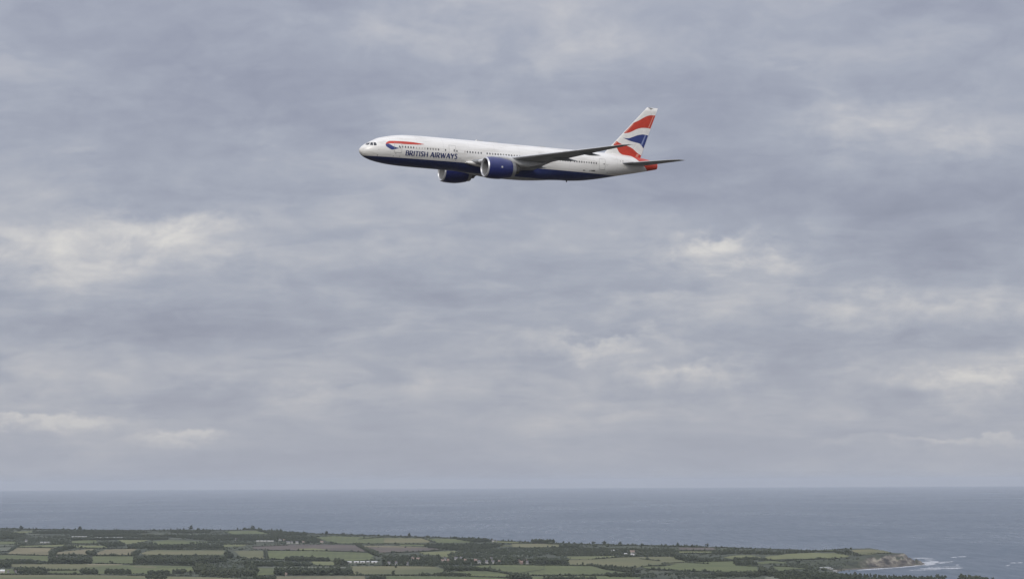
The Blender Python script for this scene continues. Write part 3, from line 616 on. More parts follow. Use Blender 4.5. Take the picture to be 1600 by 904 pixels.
FPOLY = [np.array([ground(u, v) for (u, v) in poly]) for (_, poly) in fields]
sector_edges = [-20, 190, 400, 600, 800, 1000, 1210, 1345]
for k in range(len(sector_edges) - 1):
    u0, u1 = sector_edges[k], sector_edges[k + 1]
    vtop = max(skyline(u0), skyline(u1)) + 1.0
    P = np.array([ground(u0, skyline(u0) + 1), ground(u1, skyline(u1) + 1), ground(u1, 912), ground(u0, 912)])
    (x0, y0), (x1, y1) = P.min(0), P.max(0)
    n = int((x1 - x0) * (y1 - y0) / (15 * 52)); gx = rng.uniform(x0, x1, n); gy = rng.uniform(y0, y1, n)
    ok = inside_poly(P, gx, gy) & ((np.sin(gx / 47 + k) + np.sin(gy / 160 + gx / 90) + rng.uniform(-1.2, 1.2, n)) > -0.5)
    for F_ in FPOLY: ok &= ~inside_poly(F_, gx, gy)
    for (hx, hy, hw) in CLEAR: ok &= ~((np.abs(gx - hx) < hw * .5 + 4) & (gy < hy + 14) & (gy > hy - 120))
    gx, gy = gx[ok], gy[ok]; sd0 = sdist(gx, gy); gx, gy = gx[sd0 > 30], gy[sd0 > 30]
    hh = rng.uniform(1.2, 3.6, len(gx)) * np.where(rng.uniform(0, 1, len(gx)) > .93, 1.9, 1.0); z = terrain_z(gx, gy); Cs, Rs = [], []
    for q in range(2):
        Cs.append(np.stack([gx + rng.normal(0, 2.2, len(gx)), gy + rng.normal(0, 3, len(gx)), z + hh * rng.uniform(.3, .6, len(gx))], 1)); Rs.append(np.stack([hh * rng.uniform(.7, 1.3, len(gx)), hh * rng.uniform(.7, 1.3, len(gx)), hh * .55], 1))
    V, Fc = clumps(np.concatenate(Cs), np.concatenate(Rs))
    base = np.array([P[:, 0].mean(), P[:, 1].mean(), 20.0]); o = tri_obj('rough_growth', V - base, Fc, SCRUB); o.location = base
    tag(o, 'low bushes scattered between the fields, ' + ORD[k] + ' stretch from the left', 'bushes', kind='stuff')

hedges = [  # height m, line
    (2.6, [(28, 854.5), (85, 855.3)]), (2.8, [(-20, 864.8), (20, 866), (76, 867.7)]), (3, [(25, 854), (14, 861), (-20, 863.2)]), (5, [(88, 867.3), (137, 867.8)]), (4.5, [(145, 868.1), (208, 868.2)]),
    (3, [(150, 880.3), (225, 881), (300, 883.5)]), (4, [(75, 896.6), (130, 897.4)]), (5.5, [(75, 891), (120, 891.5)]), (3, [(230, 858.3), (352, 858.6)]), (3.5, [(345, 868.4), (230, 867.8)]),
    (3, [(100, 855.7), (165, 856.5), (215, 856.8)]), (2.8, [(30, 852.1), (100, 849.7), (112, 849.6)]), (4, [(112, 849.5), (155, 850)]), (2.6, [(350, 834.7), (400, 834.5), (415, 834.2)]), (2.6, [(240, 835.3), (330, 835.5)]),
    (2.6, [(420, 859.6), (500, 860.2), (575, 862.4)]), (3, [(515, 849.6), (600, 849.2), (625, 849.4)]), (2.6, [(395, 854), (450, 851.5)]), (2.8, [(600, 863.7), (655, 861.8), (692, 859)]), (6, [(557, 852), (575, 862), (592, 869)]),
    (2.8, [(625, 849.7), (665, 850)]), (3.2, [(480, 833.5), (600, 836.8), (706, 840.3)]), (2.6, [(660, 840.8), (680, 847)]), (3, [(598, 883.6), (680, 884.5)]), (3.5, [(545, 898.4), (600, 898.6), (680, 899.2)]),
    (4.5, [(760, 890.8), (800, 897)]), (2.6, [(735, 891.8), (765, 891)]), (3.5, [(735, 901), (800, 903)]), (3, [(560, 842), (600, 839.2)]), (3.2, [(870, 868.2), (960, 868), (1050, 868.9)]),
    (2.8, [(925, 873.7), (970, 870.4), (1000, 869.7)]), (2.6, [(890, 882.9), (925, 883.5)]), (3.6, [(740, 882.2), (800, 882.5), (890, 883)]), (3.5, [(925, 883), (960, 891), (985, 894.7)]), (3, [(940, 899), (1000, 900.7)]),
    (3, [(830, 898.6), (950, 898.6)]), (2.8, [(1000, 873), (1030, 876.3)]), (2.8, [(1035, 880.4), (1070, 878.6), (1105, 881)]), (4, [(1090, 877.7), (1145, 876.2)]), (3.6, [(1010, 889), (1060, 892), (1130, 894)]),
    (3, [(1185, 885), (1150, 883.4)]), (4.5, [(1063, 860.8), (1118, 860.8)]), (4, [(1063, 864.5), (1118, 864.4)]), (2.4, [(1115, 854.6), (1200, 857)]), (2.8, [(1195, 874), (1270, 873.5), (1310, 872)]), (3, [(1303, 861), (1278, 861.5)]),
    (2.4, [(1200, 857.5), (1330, 857.2)]), (2.4, [(1342, 868), (1392, 864)]), (3, [(1205, 884.8), (1270, 889)]), (3, [(-20, 897.3), (75, 897.4)]), (3, [(200, 899.2), (300, 899.2)]), (5, [(414, 860.6), (417, 873.4)]),
    (3, [(800, 848.5), (840, 848.7), (875, 850.2)]), (3.5, [(800, 856), (875, 855)]), (2.6, [(0, 845), (28, 845.2)]), (2.6, [(-20, 853.9), (25, 853.5)]), (3, [(395, 873.7), (445, 873.8)]), (3.4, [(250, 851.8), (305, 850.4)]),
    (4.2, [(-20, 825.6), (50, 826.6)]), (4.6, [(52, 826.8), (130, 827.5)]), (3.6, [(130, 827.6), (270, 828.2)]), (4.6, [(262, 828.3), (330, 828.2)]), (3.0, [(330, 828.2), (378, 827.6)]), (6, [(378, 826.8), (412, 828.2), (440, 831)]), (4.4, [(432, 831), (482, 834)]), (4, [(704, 841), (775, 844.6)]), (4, [(772, 845), (832, 847.6)]), (4, [(1030, 853.2), (1106, 855)]),
    (2.8, [(490, 883.6), (545, 884.3)]), (3, [(1003, 885), (1040, 883.5)]), (2.6, [(1118, 861.2), (1145, 861)]), (3, [(866, 848.6), (1000, 852)]), (3.4, [(1000, 852), (1060, 853.2), (1100, 854.3)]),
]
hitems = []
for k, (h, line) in enumerate(hedges):
    pts = np.array([ground(u, v) for (u, v) in line]); Cc, Rr = [], []
    for (p, q) in zip(pts[:-1], pts[1:]):
        n = max(3, int(np.hypot(*(q - p)) / 2.7)); t = (np.arange(n) + rng.uniform(-.3, .3, n)) / n
        c = p + (q - p) * t[:, None] + rng.normal(0, .5, (n, 2)) * (1, .5)
        hh = h * (0.75 + 0.35 * np.abs(np.sin(t * 37 + k)) * rng.uniform(.5, 1.2, n))
        hh *= np.where(rng.uniform(0, 1, n) > .91, 2.0, 1.0)
        ok = hh > .5; c, hh = c[ok], hh[ok]
        z = terrain_z(c[:, 0], c[:, 1])
        Cc.append(np.stack([c[:, 0], c[:, 1], z + hh * .45], 1)); Rr.append(np.stack([2.6 + .1 * hh, np.full(len(hh), 2.4), hh * .58], 1))
    V, Fc = clumps(np.concatenate(Cc), np.concatenate(Rr))
    base = np.array([pts[0][0], pts[0][1], 0.0]); base[2] = float(terrain_z(base[0], base[1]))
    o = tri_obj('hedgerow', V - base, Fc, HEDGE); o.location = base
    tag(o, cat='hedge', group='hedgerows between the fields')
    hitems.append((o, np.mean([p[0] for p in line]), np.mean([p[1] for p in line]), 'tall bushy dark' if h > 3.9 else 'low dark'))
label_all(hitems, 'hedgerow')

trees = [(34, 826.6, 5, 1.1), (125, 827.3, 4.6, 1.3), (298, 827.4, 6, .9), (287, 827.3, 2.6, 1), (277, 827.3, 2.2, 1), (311, 827.5, 2.8, 1), (322, 827.5, 1.8, 1), (371, 827.5, 3.2, .8), (385, 826.2, 4.6, 1), (395, 825.8, 4.4, 1.1),
         (510, 834.4, 4.6, 1), (475, 833, 2.6, 1.2), (536, 835.2, 3, 1.6), (640, 838.8, 5.6, .8), (650, 838.6, 2.2, 1), (671, 839, 2, 1), (688, 839.2, 2.6, 1), (700, 839.4, 4.2, .7), (711, 840, 3.6, 1), (786, 844.8, 3.6, 1), (880, 848.6, 3.4, .8),
         (897, 849, 2.2, 1.6), (927, 849.5, 3.8, 1.1), (945, 850.2, 4.8, 1.1), (968, 850.8, 4.4, 1.2), (988, 851.4, 3, .7), (1034, 852.4, 2.8, 1), (1059, 853, 5, .8), (1105, 854.4, 5, .8), (1158, 856.2, 2.2, 1), (1172, 856.8, 2.2, 1), (1204, 857.4, 2.2, 1),
         (1234, 857.6, 1.8, 1), (1330, 857, 2.2, .8), (902, 883, 3.6, .6), (911, 883, 4.8, .6), (925, 883.3, 3.8, .9), (618, 886.5, 3, 1), (614, 898.4, 6.5, .8), (558, 895.5, 3, 1.2), (172, 878.3, 3, 1), (891, 872.2, 1.8, 1), (487, 874, 6, .8),
         (499, 874.5, 4, .9), (506, 875.3, 5, .8), (1022, 889.8, 4, 1), (1030, 890.3, 4, 1), (1038, 891, 3, 1), (1050, 891.6, 3.4, 1), (1078, 892.6, 3.2, 1), (1103, 893.5, 3.6, .8), (1126, 894.3, 3.6, .9), (1163, 895, 3.4, 1),
         (1210, 884, 4, .7), (1220, 884, 4, .7), (1421, 901.5, 5, .9), (1431, 901.5, 5, .8), (1444, 901.8, 5, .8), (1451, 902, 5, .8), (1464, 902.8, 6, .9), (1472, 903, 6, .9), (1503, 905.3, 8, 1), (1516, 905.8, 7, 1), (1530, 906.4, 7, 1), (1541, 907, 7, .9),
         (1551, 907, 8, .7), (1562, 907.5, 5.5, .8), (1574, 908.5, 6.5, .7), (173, 867.6, 3, 1), (191, 867.8, 3, 1), (115, 867.7, 2.6, 1), (122, 853.5, 2.6, 1), (127, 855.5, 3, .9), (355, 866, 7, .8), (372, 873, 5, .8), (393, 876.5, 5, 1),
         (669, 870.5, 5, .7), (683, 871.5, 5.5, 1), (650, 871, 5, 1), (630, 871, 4.5, 1), (695, 892.5, 4, .9), (719, 900.4, 4.5, .8), (757, 889, 3.5, .8), (766, 891.2, 3.5, .9), (345, 853.7, 3, .8), (297, 896, 5, .9), (524, 879, 6, .8), (203, 897, 5.5, .8),
         (992, 886.5, 3.5, 1), (1150, 882.5, 4, 1)]
crown_meshes, trunk_mesh = [], None
for s in range(6):
    r = np.random.default_rng(100 + s)
    c, rad = crown_points(60, 1.0, 0.46, r); rad *= 0.62
    lobes = r.normal(0, 1, (5, 3)) * (0.16, 0.16, 0.10)
    c = c + lobes[r.integers(0, 5, len(c))]
    V, Fc = clumps(c, rad, r); o = tri_obj('crown', V, Fc, LEAF if s % 2 else LEAF2)
    crown_meshes.append(o.data); bpy.data.objects.remove(o)
def tapered(V, Fc, p, q, r0, r1, n=6):
    p, q = Vector(p), Vector(q); ax = (q - p).normalized(); s = ax.orthogonal().normalized(); t = ax.cross(s); b0 = len(V)
    for (c, r) in ((p, r0), (q, r1)):
        for i in range(n): V.append(c + (s * math.cos(6.2832 * i / n) + t * math.sin(6.2832 * i / n)) * r)
    for i in range(n): Fc.append((b0 + i, b0 + (i + 1) % n, b0 + n + (i + 1) % n, b0 + n + i))
    Fc.append(tuple(b0 + n + i for i in range(n)))
V, Fc = [], []
tapered(V, Fc, (0, 0, -.03), (.01, 0, .35), .035, .024); tapered(V, Fc, (.01, 0, .33), (.16, .05, .6), .018, .008); tapered(V, Fc, (.01, 0, .33), (-.14, .06, .62), .018, .008); tapered(V, Fc, (.01, 0, .33), (.01, -.12, .7), .016, .006)
o = mesh_obj('trunk', V, Fc, BARK); trunk_mesh = o.data; bpy.data.objects.remove(o)
titems = []
for k, (u, v, hp, ar) in enumerate(trees):
    x, y = ground(u, v); z = float(terrain_z(x, y)); h = hp * y / FPX * 1.25
    t = empty('tree', (x, y, z)); tag(t, cat='tree', group='lone trees in the hedges and fields')
    for nm, me in (('trunk', trunk_mesh), ('crown', crown_meshes[k % 6])):
        c = bpy.data.objects.new(nm, me); COL.objects.link(c); c.parent = t
    t.scale = (h * ar * 1.1, h * ar * 1.1, h); t.rotation_euler.z = k * 1.7
    titems.append((t, u, v, 'broad crowned' if ar > 1.05 else 'tall round' if hp > 4.4 else 'small round'))
label_all(titems, 'tree')

# ------------------------------------------------------------------ surf
def surf_material():
    m, w, b = material('sea_foam', (0.66, 0.68, 0.70), 0.8)
    return m
FOAM = surf_material()
surf = [(1427, 871.4, 1458, 871.4, .5, 1), (1445, 874, 1462, 873.8, .5, .7), (1436, 878.7, 1466, 876.6, 1.1, 1), (1442, 880.5, 1466, 877.8, 1.2, 1), (1446, 882.2, 1462, 880.2, .9, 1), (1468, 879.2, 1477, 878.4, .5, .8),
        (1398, 886.4, 1432, 883.4, .5, 1), (1340, 890.2, 1400, 886.4, .7, .9), (1438, 887.8, 1482, 887.2, .5, .9), (1478, 887.6, 1504, 886.6, .8, 1), (1486, 870.3, 1495, 869.9, .4, .9), (1497, 869.2, 1510, 868.8, .4, .8),
        (1572, 882.6, 1578, 882, .4, .6), (1579, 878.8, 1588, 878.5, .4, .7), (1590, 878.4, 1598, 878.2, .4, .7), (1101, 828.6, 1106, 828.6, .3, .6), (1494, 882, 1498, 881.6, .4, .7), (1420, 890, 1470, 889, .5, .25), (1424, 884, 1446, 881.4, .6, 1), (1446, 880.6, 1456, 876, 1.4, .7), (1462, 878.5, 1490, 876.5, .9, .25), (1450, 885.5, 1500, 884.5, .9, .14)]
for k, (u0, v0, u1, v1, hv, dens) in enumerate(surf):
    n = int(abs(u1 - u0) * (9 + 16 * hv) * dens); V, Fc = [], []
    for q in range(n):
        t = rng.uniform(); u = u0 + (u1 - u0) * t; v = v0 + (v1 - v0) * t + rng.normal(0, .55) * hv * math.sin(math.pi * (0.1 + .85 * t))
        x, y = ground(u, v, 0.0); lx, ly = rng.uniform(.4, 2.6), rng.uniform(1.2, 7); b0 = len(V); m_ = 7; ph = rng.uniform(0, 6)
        zz = .10 + .0004 * q
        for i in range(m_):
            a_ = 6.2832 * i / m_ + ph; rr = rng.uniform(.55, 1.1); V.append((x + lx * rr * math.cos(a_), y + ly * rr * math.sin(a_), zz))
        Fc.append(tuple(range(b0, b0 + m_)))
    o = mesh_obj('surf', V, Fc, FOAM); tag(o, kind='stuff', cat='surf')
    o['label'] = f'white surf breaking near the headland and bay, streak {ORD[k]} of many' if False else ['white surf line', 'broken white surf'][k % 2] + (' around the cliff tip' if u0 < 1470 and k < 6 else ' along the foot of the headland cliff' if k in (6, 7) else ' off the bay on the right')

# ------------------------------------------------------------------ the airliner (x aft from the nose, y to starboard, z up)
YAW, PIT, BANK, PX, PZ, DIST = 0.44004372, 0.06258161, -0.00506641, -0.00260993, 0.04564623, 543.339
def rot3(a, b, c):
    ca, sa, cb, sb, cc, sc = math.cos(a), math.sin(a), math.cos(b), math.sin(b), math.cos(c), math.sin(c)
    return np.array([[ca, -sa, 0], [sa, ca, 0], [0, 0, 1]]) @ np.array([[cb, 0, sb], [0, 1, 0], [-sb, 0, cb]]) @ np.array([[1, 0, 0], [0, cc, -sc], [0, sc, cc]])
Mr = np.stack([Rt, Fw, Up], 1) @ rot3(YAW, PIT, BANK)
org = CAM + Rt * PX * DIST + Fw * DIST + Up * PZ * DIST - Mr @ np.array([30.0, 0, 0])
jet = empty('airliner')
jet.matrix_world = Matrix([list(Mr[i]) + [org[i]] for i in range(3)] + [[0, 0, 0, 1]])
tag(jet, 'white and navy twin engine airliner with red tail stripes flying above the sea', 'airliner')

FR = 0.978
ST = np.array([(0, -.75, -.75, 0.0), (.05, -.54, -.96, .22), (.15, -.36, -1.14, .42), (.5, .05, -1.52, .86), (1, .46, -1.88, 1.3), (1.88, .99, -2.25, 1.78), (2.7, 1.44, -2.49, 2.10), (3.53, 1.87, -2.67, 2.35), (4.37, 2.13, -2.79, 2.55), (5.21, 2.34, -2.90, 2.70), (6.9, 2.69, -3.02, 2.91), (8.6, 2.90, -3.08, 3.03), (10.3, 2.99, -3.1, 3.08), (12.5, 3.03, -3.1, 3.1),
               (16, 3.06, -3.1, 3.1), (22, 3.08, -3.1, 3.1), (35, 3.1, -3.1, 3.1), (43, 3.1, -3.1, 3.1), (46, 3.1, -2.87, 3.03), (49, 3.1, -2.38, 2.85), (52, 3.08, -1.74, 2.55), (55, 3.0, -1.07, 2.15), (58, 2.80, -.42, 1.62), (60, 2.58, .03, 1.2), (61.5, 2.34, .38, .82), (62.5, 2.12, .62, .5), (62.9, 1.95, .75, .30)])
def hermite(x, X, Yv):
    """monotone cubic through the stations"""
    h = np.diff(X); d = np.diff(Yv) / h; m = np.zeros_like(Yv)
    for i in range(1, len(X) - 1): m[i] = 0 if d[i - 1] * d[i] <= 0 else 2 * d[i - 1] * d[i] / (d[i - 1] + d[i])
    m[0], m[-1] = d[0], d[-1]
    i = np.clip(np.searchsorted(X, x) - 1, 0, len(h) - 1); t = (x - X[i]) / h[i]
    return Yv[i] * (1 + 2 * t) * (1 - t) ** 2 + h[i] * m[i] * t * (1 - t) ** 2 + Yv[i + 1] * t * t * (3 - 2 * t) - h[i] * m[i + 1] * t * t * (1 - t)
def section(x):
    x = np.asarray(x, float); k = np.interp(x, [0, 3, 46, 56], [1, FR, FR, 1])
    return hermite(x, ST[:, 0], ST[:, 1]) * k, hermite(x, ST[:, 0], ST[:, 2]) * k, hermite(x, ST[:, 0], ST[:, 3]) * k
def skin_y(x, z):
    """half-width of the fuselage at station x, height z"""
    t, b, h = section(x); zc, hz = (t + b) / 2, (t - b) / 2
    return h * np.sqrt(np.maximum(1 - ((z - zc) / hz) ** 2, 0.0))

def coords(w, m=None):
    tc = w.node('ShaderNodeTexCoord'); sp = w.node('ShaderNodeSeparateXYZ'); w.l.new(tc.outputs['Object'], sp.inputs[0]); return tc.outputs['Object'], sp.outputs
NAVY = (0.024, 0.036, 0.130); RED = (0.51, 0.045, 0.021); PAINT = (0.76, 0.745, 0.705)
def livery_material():
    m, w, b = material('fuselage_paint', PAINT, 0.38, 0, 0.25)
    ob, (X, Y, Z) = coords(w)
    mp = w.node('ShaderNodeMapping'); mp.inputs['Scale'].default_value = (0.25, 1.0, 2.2); w.l.new(ob, mp.inputs[0])
    streak = w.noise(mp.outputs[0], 0.9, 6, 0.6); fine = w.noise(ob, 3.0, 4, 0.6)
    wh = w.ramp(streak, [(0.34, (0.64, 0.62, 0.575)), (0.50, PAINT), (0.7, (0.80, 0.785, 0.745))])
    lap = w.math('LESS_THAN', w.math('ABSOLUTE', w.math('SUBTRACT', w.math('FRACT', w.math('DIVIDE', w.math('ADD', Z, 10.35), 1.24)), 0.5)), 0.016)
    wh = w.mix(w.math('MULTIPLY', lap, 0.25), wh, (0.4, 0.39, 0.37))
    # skin joints: thin slightly grey lines round the barrel
    saw = w.math('FRACT', w.math('DIVIDE', X, 5.3)); joint = w.math('LESS_THAN', saw, 0.008)
    wh = w.mix(w.math('MULTIPLY', joint, 0.40), wh, (0.4, 0.39, 0.37))
    bl = w.ramp(fine, [(0.35, (0.018, 0.028, 0.098)), (0.65, (0.028, 0.042, 0.142))])
    line = w.math('MULTIPLY_ADD', w.math('MINIMUM', X, 38.0), 0.0105, -1.74)
    isb = w.math('MULTIPLY', w.math('LESS_THAN', Z, line), w.math('GREATER_THAN', X, w.math('MULTIPLY_ADD', Z, -.4, -.1)))
    col = w.mix(isb, wh, bl)
    # red tail cone behind a slanted line
    tail = w.math('GREATER_THAN', w.math('MULTIPLY_ADD', Z, 1.45, X), 60.9)
    col = w.mix(tail, col, RED)
    w.l.new(col, b.inputs['Base Color']); return m
LIV = livery_material()
def plain(name, col, rough=.4, metal=0, coat=0.0, vary=.12, scale=1.5):
    m, w, b = material(name, col, rough, metal, coat)
    ob, _ = coords(w); n = w.noise(ob, scale, 5, .6)
    w.l.new(w.ramp(n, [(.3, [c * (1 - vary) for c in col]), (.7, [min(1, c * (1 + vary)) for c in col])]), b.inputs['Base Color']); return m
M_NAVY = plain('navy_paint', NAVY, .30, 0, .4); M_NACELLE = plain('nacelle_blue_paint', (0.018, 0.025, 0.125), .30, 0, .35); M_RED = plain('red_paint', RED, .4, 0, .2); M_BLUE = plain('flag_blue_paint', (0.028, 0.046, 0.18), .4, 0, .2)
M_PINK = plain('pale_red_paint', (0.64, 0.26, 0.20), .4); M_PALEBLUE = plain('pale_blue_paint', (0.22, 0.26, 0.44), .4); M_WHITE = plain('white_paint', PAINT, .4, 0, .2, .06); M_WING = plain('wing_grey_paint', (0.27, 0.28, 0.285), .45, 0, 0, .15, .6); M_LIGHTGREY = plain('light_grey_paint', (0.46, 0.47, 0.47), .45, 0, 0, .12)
M_PYLON = plain('pylon_grey_paint', (0.62, 0.62, 0.61), .45, 0, 0, .1); M_METAL = plain('bare_metal', (0.62, 0.62, 0.63), .42, .6); M_NOZZLE = plain('nozzle_metal', (0.34, 0.34, 0.345), .4, .5); M_DUCT = plain('duct_liner', (0.20, 0.20, 0.205), .6); M_SLAT = plain('sunlit_slat_paint', (0.56, 0.565, 0.57), .4); M_DARK = plain('dark_duct', (0.05, 0.05, 0.055), .5); M_FAN = plain('fan_blade_metal', (0.10, 0.10, 0.11), .4, .6); M_CORE = plain('shaded_core_metal', (0.13, 0.125, 0.12), .45, .5)
M_GLASS = plain('cabin_window_glass', (0.13, 0.13, 0.132), .2); M_GLASS2 = plain('cabin_window_half_shaded', (0.24, 0.235, 0.225), .35); M_COCKPIT = plain('cockpit_glass', (0.03, 0.033, 0.04), .12); M_SHADE = plain('window_shade', (0.50, 0.48, 0.44), .6); M_LINE = plain('seal_grey', (0.30, 0.295, 0.28), .7); M_BELLY = plain('belly_grey_paint', (0.34, 0.35, 0.37), .45, 0, 0, .15)

# fuselage
sx = np.concatenate([[0.0, .012, .03, .06, .1, .15, .22, .3, .4, .5], np.arange(.6, 12, .15), np.arange(12, 43, 1.0), np.arange(43, 62.9, .4), [62.9]])
NS = 96; V, Fc = [(0, 0, -.75)], []
T, B, H = section(sx)
for i, x in enumerate(sx[1:], 1):
    zc, hz = (T[i] + B[i]) / 2, (T[i] - B[i]) / 2
    for k in range(NS):
        a_ = 2 * math.pi * k / NS; V.append((x, H[i] * math.cos(a_), zc + hz * math.sin(a_)))
for k in range(NS): Fc.append((0, 1 + k, 1 + (k + 1) % NS))
for i in range(len(sx) - 2):
    for k in range(NS):
        p, q = 1 + i * NS + k, 1 + i * NS + (k + 1) % NS; Fc.append((p, p + NS, q + NS, q))
Fc.append(tuple(1 + (len(sx) - 2) * NS + k for k in range(NS)))
fuse = mesh_obj('fuselage', V, Fc, LIV, jet, smooth=True)
fuse['label'] = 'white fuselage with navy belly and red tail cone'
fuse.data.polygons[len(Fc) - 1].use_smooth = False

def decal(name, polys, mat, parent, yfun, off=0.012, side=-1, cell=0.35, step=0.0015):
    """flat paint outline in (x, z), cut into cells and laid on a curved skin"""
    bm = bmesh.new()
    for q, poly in enumerate(polys):
        vs = [bm.verts.new((p[0], q * step, p[1])) for p in poly]; bm.faces.new(vs)
    xs_ = [v.co.x for v in bm.verts]; zs_ = [v.co.z for v in bm.verts]
    for ax, lo, hi in ((0, min(xs_), max(xs_)), (2, min(zs_), max(zs_))):
        c = lo + cell
        while c < hi - .02:
            co = [0, 0, 0]; no = [0, 0, 0]; co[ax] = c; no[ax] = 1
            bmesh.ops.bisect_plane(bm, geom=bm.verts[:] + bm.edges[:] + bm.faces[:], plane_co=co, plane_no=no); c += cell
    bmesh.ops.triangulate(bm, faces=bm.faces[:])
    for v in bm.verts: v.co.y = side * (float(yfun(v.co.x, v.co.z)) + off + v.co.y)
    bmesh.ops.recalc_face_normals(bm, faces=bm.faces[:])
    me = bpy.data.meshes.new(name); bm.to_mesh(me); bm.free(); me.materials.append(mat)
    o = bpy.data.objects.new(name, me); COL.objects.link(o); o.parent = parent
    # faces must look outward
    if len(me.polygons) and sum(p.normal.y for p in me.polygons) * side < 0: me.flip_normals()
    return o
def curve(pts, n=6):
    """Catmull-Rom through pts (closed list is not closed here)"""
    P = [np.array(p, float) for p in pts]; out = []
    for i in range(len(P) - 1):
        p0, p1, p2, p3 = P[max(i - 1, 0)], P[i], P[i + 1], P[min(i + 2, len(P) - 1)]
        for k in range(n):
            t = k / n; out.append(tuple(.5 * (2 * p1 + (p2 - p0) * t + (2 * p0 - 5 * p1 + 4 * p2 - p3) * t * t + (3 * p1 - p0 - 3 * p2 + p3) * t ** 3)))
    out.append(tuple(P[-1])); return out
def rrect(x0, x1, z0, z1, r, n=4):
    out = []
    for cx, cz, a0 in ((x1 - r, z1 - r, 0), (x0 + r, z1 - r, 90), (x0 + r, z0 + r, 180), (x1 - r, z0 + r, 270)):
        for k in range(n + 1):
            a_ = math.radians(a0 + 90 * k / n); out.append((cx + r * math.cos(a_), cz + r * math.sin(a_)))
    return out

# ribbon emblem on the nose
red_r = curve([(4.36, .62), (4.50, .94), (4.98, 1.26), (5.55, 1.37), (7.07, 1.43), (8.04, 1.46), (9.54, 1.46), (10.92, 1.36), (12.0, 1.24)]) + curve([(12.0, 1.22), (10.89, 1.07), (9.59, 1.0), (8.4, .96), (7.01, .92), (5.96, .89), (5.3, .86), (4.8, .80), (4.45, .66)])
blue_r = curve([(4.345, .60), (4.55, .76), (4.98, .76), (5.47, .54), (5.93, .30), (6.9, .08)]) + curve([(6.9, .06), (6.24, -.13), (5.54, -.30), (5.01, -.08), (4.53, .19), (4.36, .41)])
for s in (-1, 1):
    decal('ribbon_emblem', [red_r], M_RED, fuse, skin_y, .018, s)['label'] = 'red upper ribbon of the emblem'
    decal('ribbon_emblem', [blue_r], M_BLUE, fuse, skin_y, .018, s)['label'] = 'blue lower ribbon of the emblem'
# cabin windows
win_x = [7.0, 7.58, 8.14, 8.69, 9.23, 9.77, 10.34, 10.94, 11.50, 12.06, 12.62, 13.19, 13.74, 14.29, 14.86, 16.28, 18.08, 18.64, 20.3, 20.8, 21.38, 21.93, 22.5, 23.09, 23.67] + [24.92 + .57 * k for k in range(19)] + [37.6 + .55 * k for k in range(10)] + [43.41 + .531 * k for k in range(10)]
shaded = {10.34, 10.94, 11.50, 12.06, 20.3}
def win_z(x): return float(np.interp(x, [7, 31, 43, 50], [.40, .63, .62, .64]))
win_mesh = None
for s in (-1, 1):
    for x in win_x:
        z = win_z(x)
        o = decal('window', [rrect(x - .13, x + .13, z - .185, z + .185, .11)], M_SHADE if x in shaded else (M_GLASS2 if int(x * 37) % 4 == 0 else M_GLASS), fuse, skin_y, .022, s, .5)
        if x in shaded: o['label'] = 'window with its pale shade drawn'
# cockpit glazing
for s in (-1, 1):
    for poly in ([(.98, .37), (1.50, .80), (1.80, .85), (1.56, .43), (1.22, .30)], [(1.64, .35), (1.92, .85), (2.23, .88), (2.11, .28)], [(2.34, .88), (2.67, .87), (2.76, .44), (2.65, .30), (2.24, .29)]):
        decal('cockpit_window', [poly], M_COCKPIT, fuse, skin_y, .03, s, .09)
# doors: proud panel in a seal line
def door(x0, x1, z0, z1, s):
    o = decal('door', [rrect(x0, x1, z0, z1, .12)], M_WHITE, fuse, skin_y, .010, s, .4)
    ring = []
    q = .045
    for (a0, a1, b0, b1) in ((x0 - q, x0, z0 - q, z1 + q), (x1, x1 + q, z0 - q, z1 + q), (x0, x1, z1, z1 + q), (x0, x1, z0 - q * 1.8, z0)):
        ring.append([(a0, b0), (a1, b0), (a1, b1), (a0, b1)])
    decal('door_seal', ring, M_LINE, fuse, skin_y, .024, s, .4)
    decal('door_window', [rrect(x0 + (x1 - x0) * .72, x0 + (x1 - x0) * .72 + .2, (z0 + z1) / 2 - .1, (z0 + z1) / 2 + .22, .08)], M_GLASS, fuse, skin_y, .028, s, .5)
for s in (-1, 1):
    door(6.02, 7.40, -.70, 1.02, s); door(17.08, 18.34, -.28, 1.50, s); door(35.9, 37.1, -.30, 1.55, s); door(48.93, 50.2, -.42, 1.55, s)
# small ports, vents and streaks
for s in (-1, 1):
    for (x, z, w_, h_) in ((3.0, -1.52, .22, .18), (6.35, -.95, .16, .16), (5.95, -1.45, .14, .14), (7.2, -1.42, .14, .14), (16.6, -1.32, .16, .10), (18.6, -1.28, .16, .10), (19.3, -.80, .75, .05), (3.1, -.45, .14, .10), (51.0, -.95, .16, .16), (50.6, .45, .12, .12), (54.3, 1.55, .16, .3), (53.7, 1.5, .12, .22), (54.6, .35, .12, .5)):
        decal('service_port', [rrect(x - w_ / 2, x + w_ / 2, z - h_ / 2, z + h_ / 2, min(w_, h_) * .3)], M_LINE, fuse, skin_y, .010, s, .5)
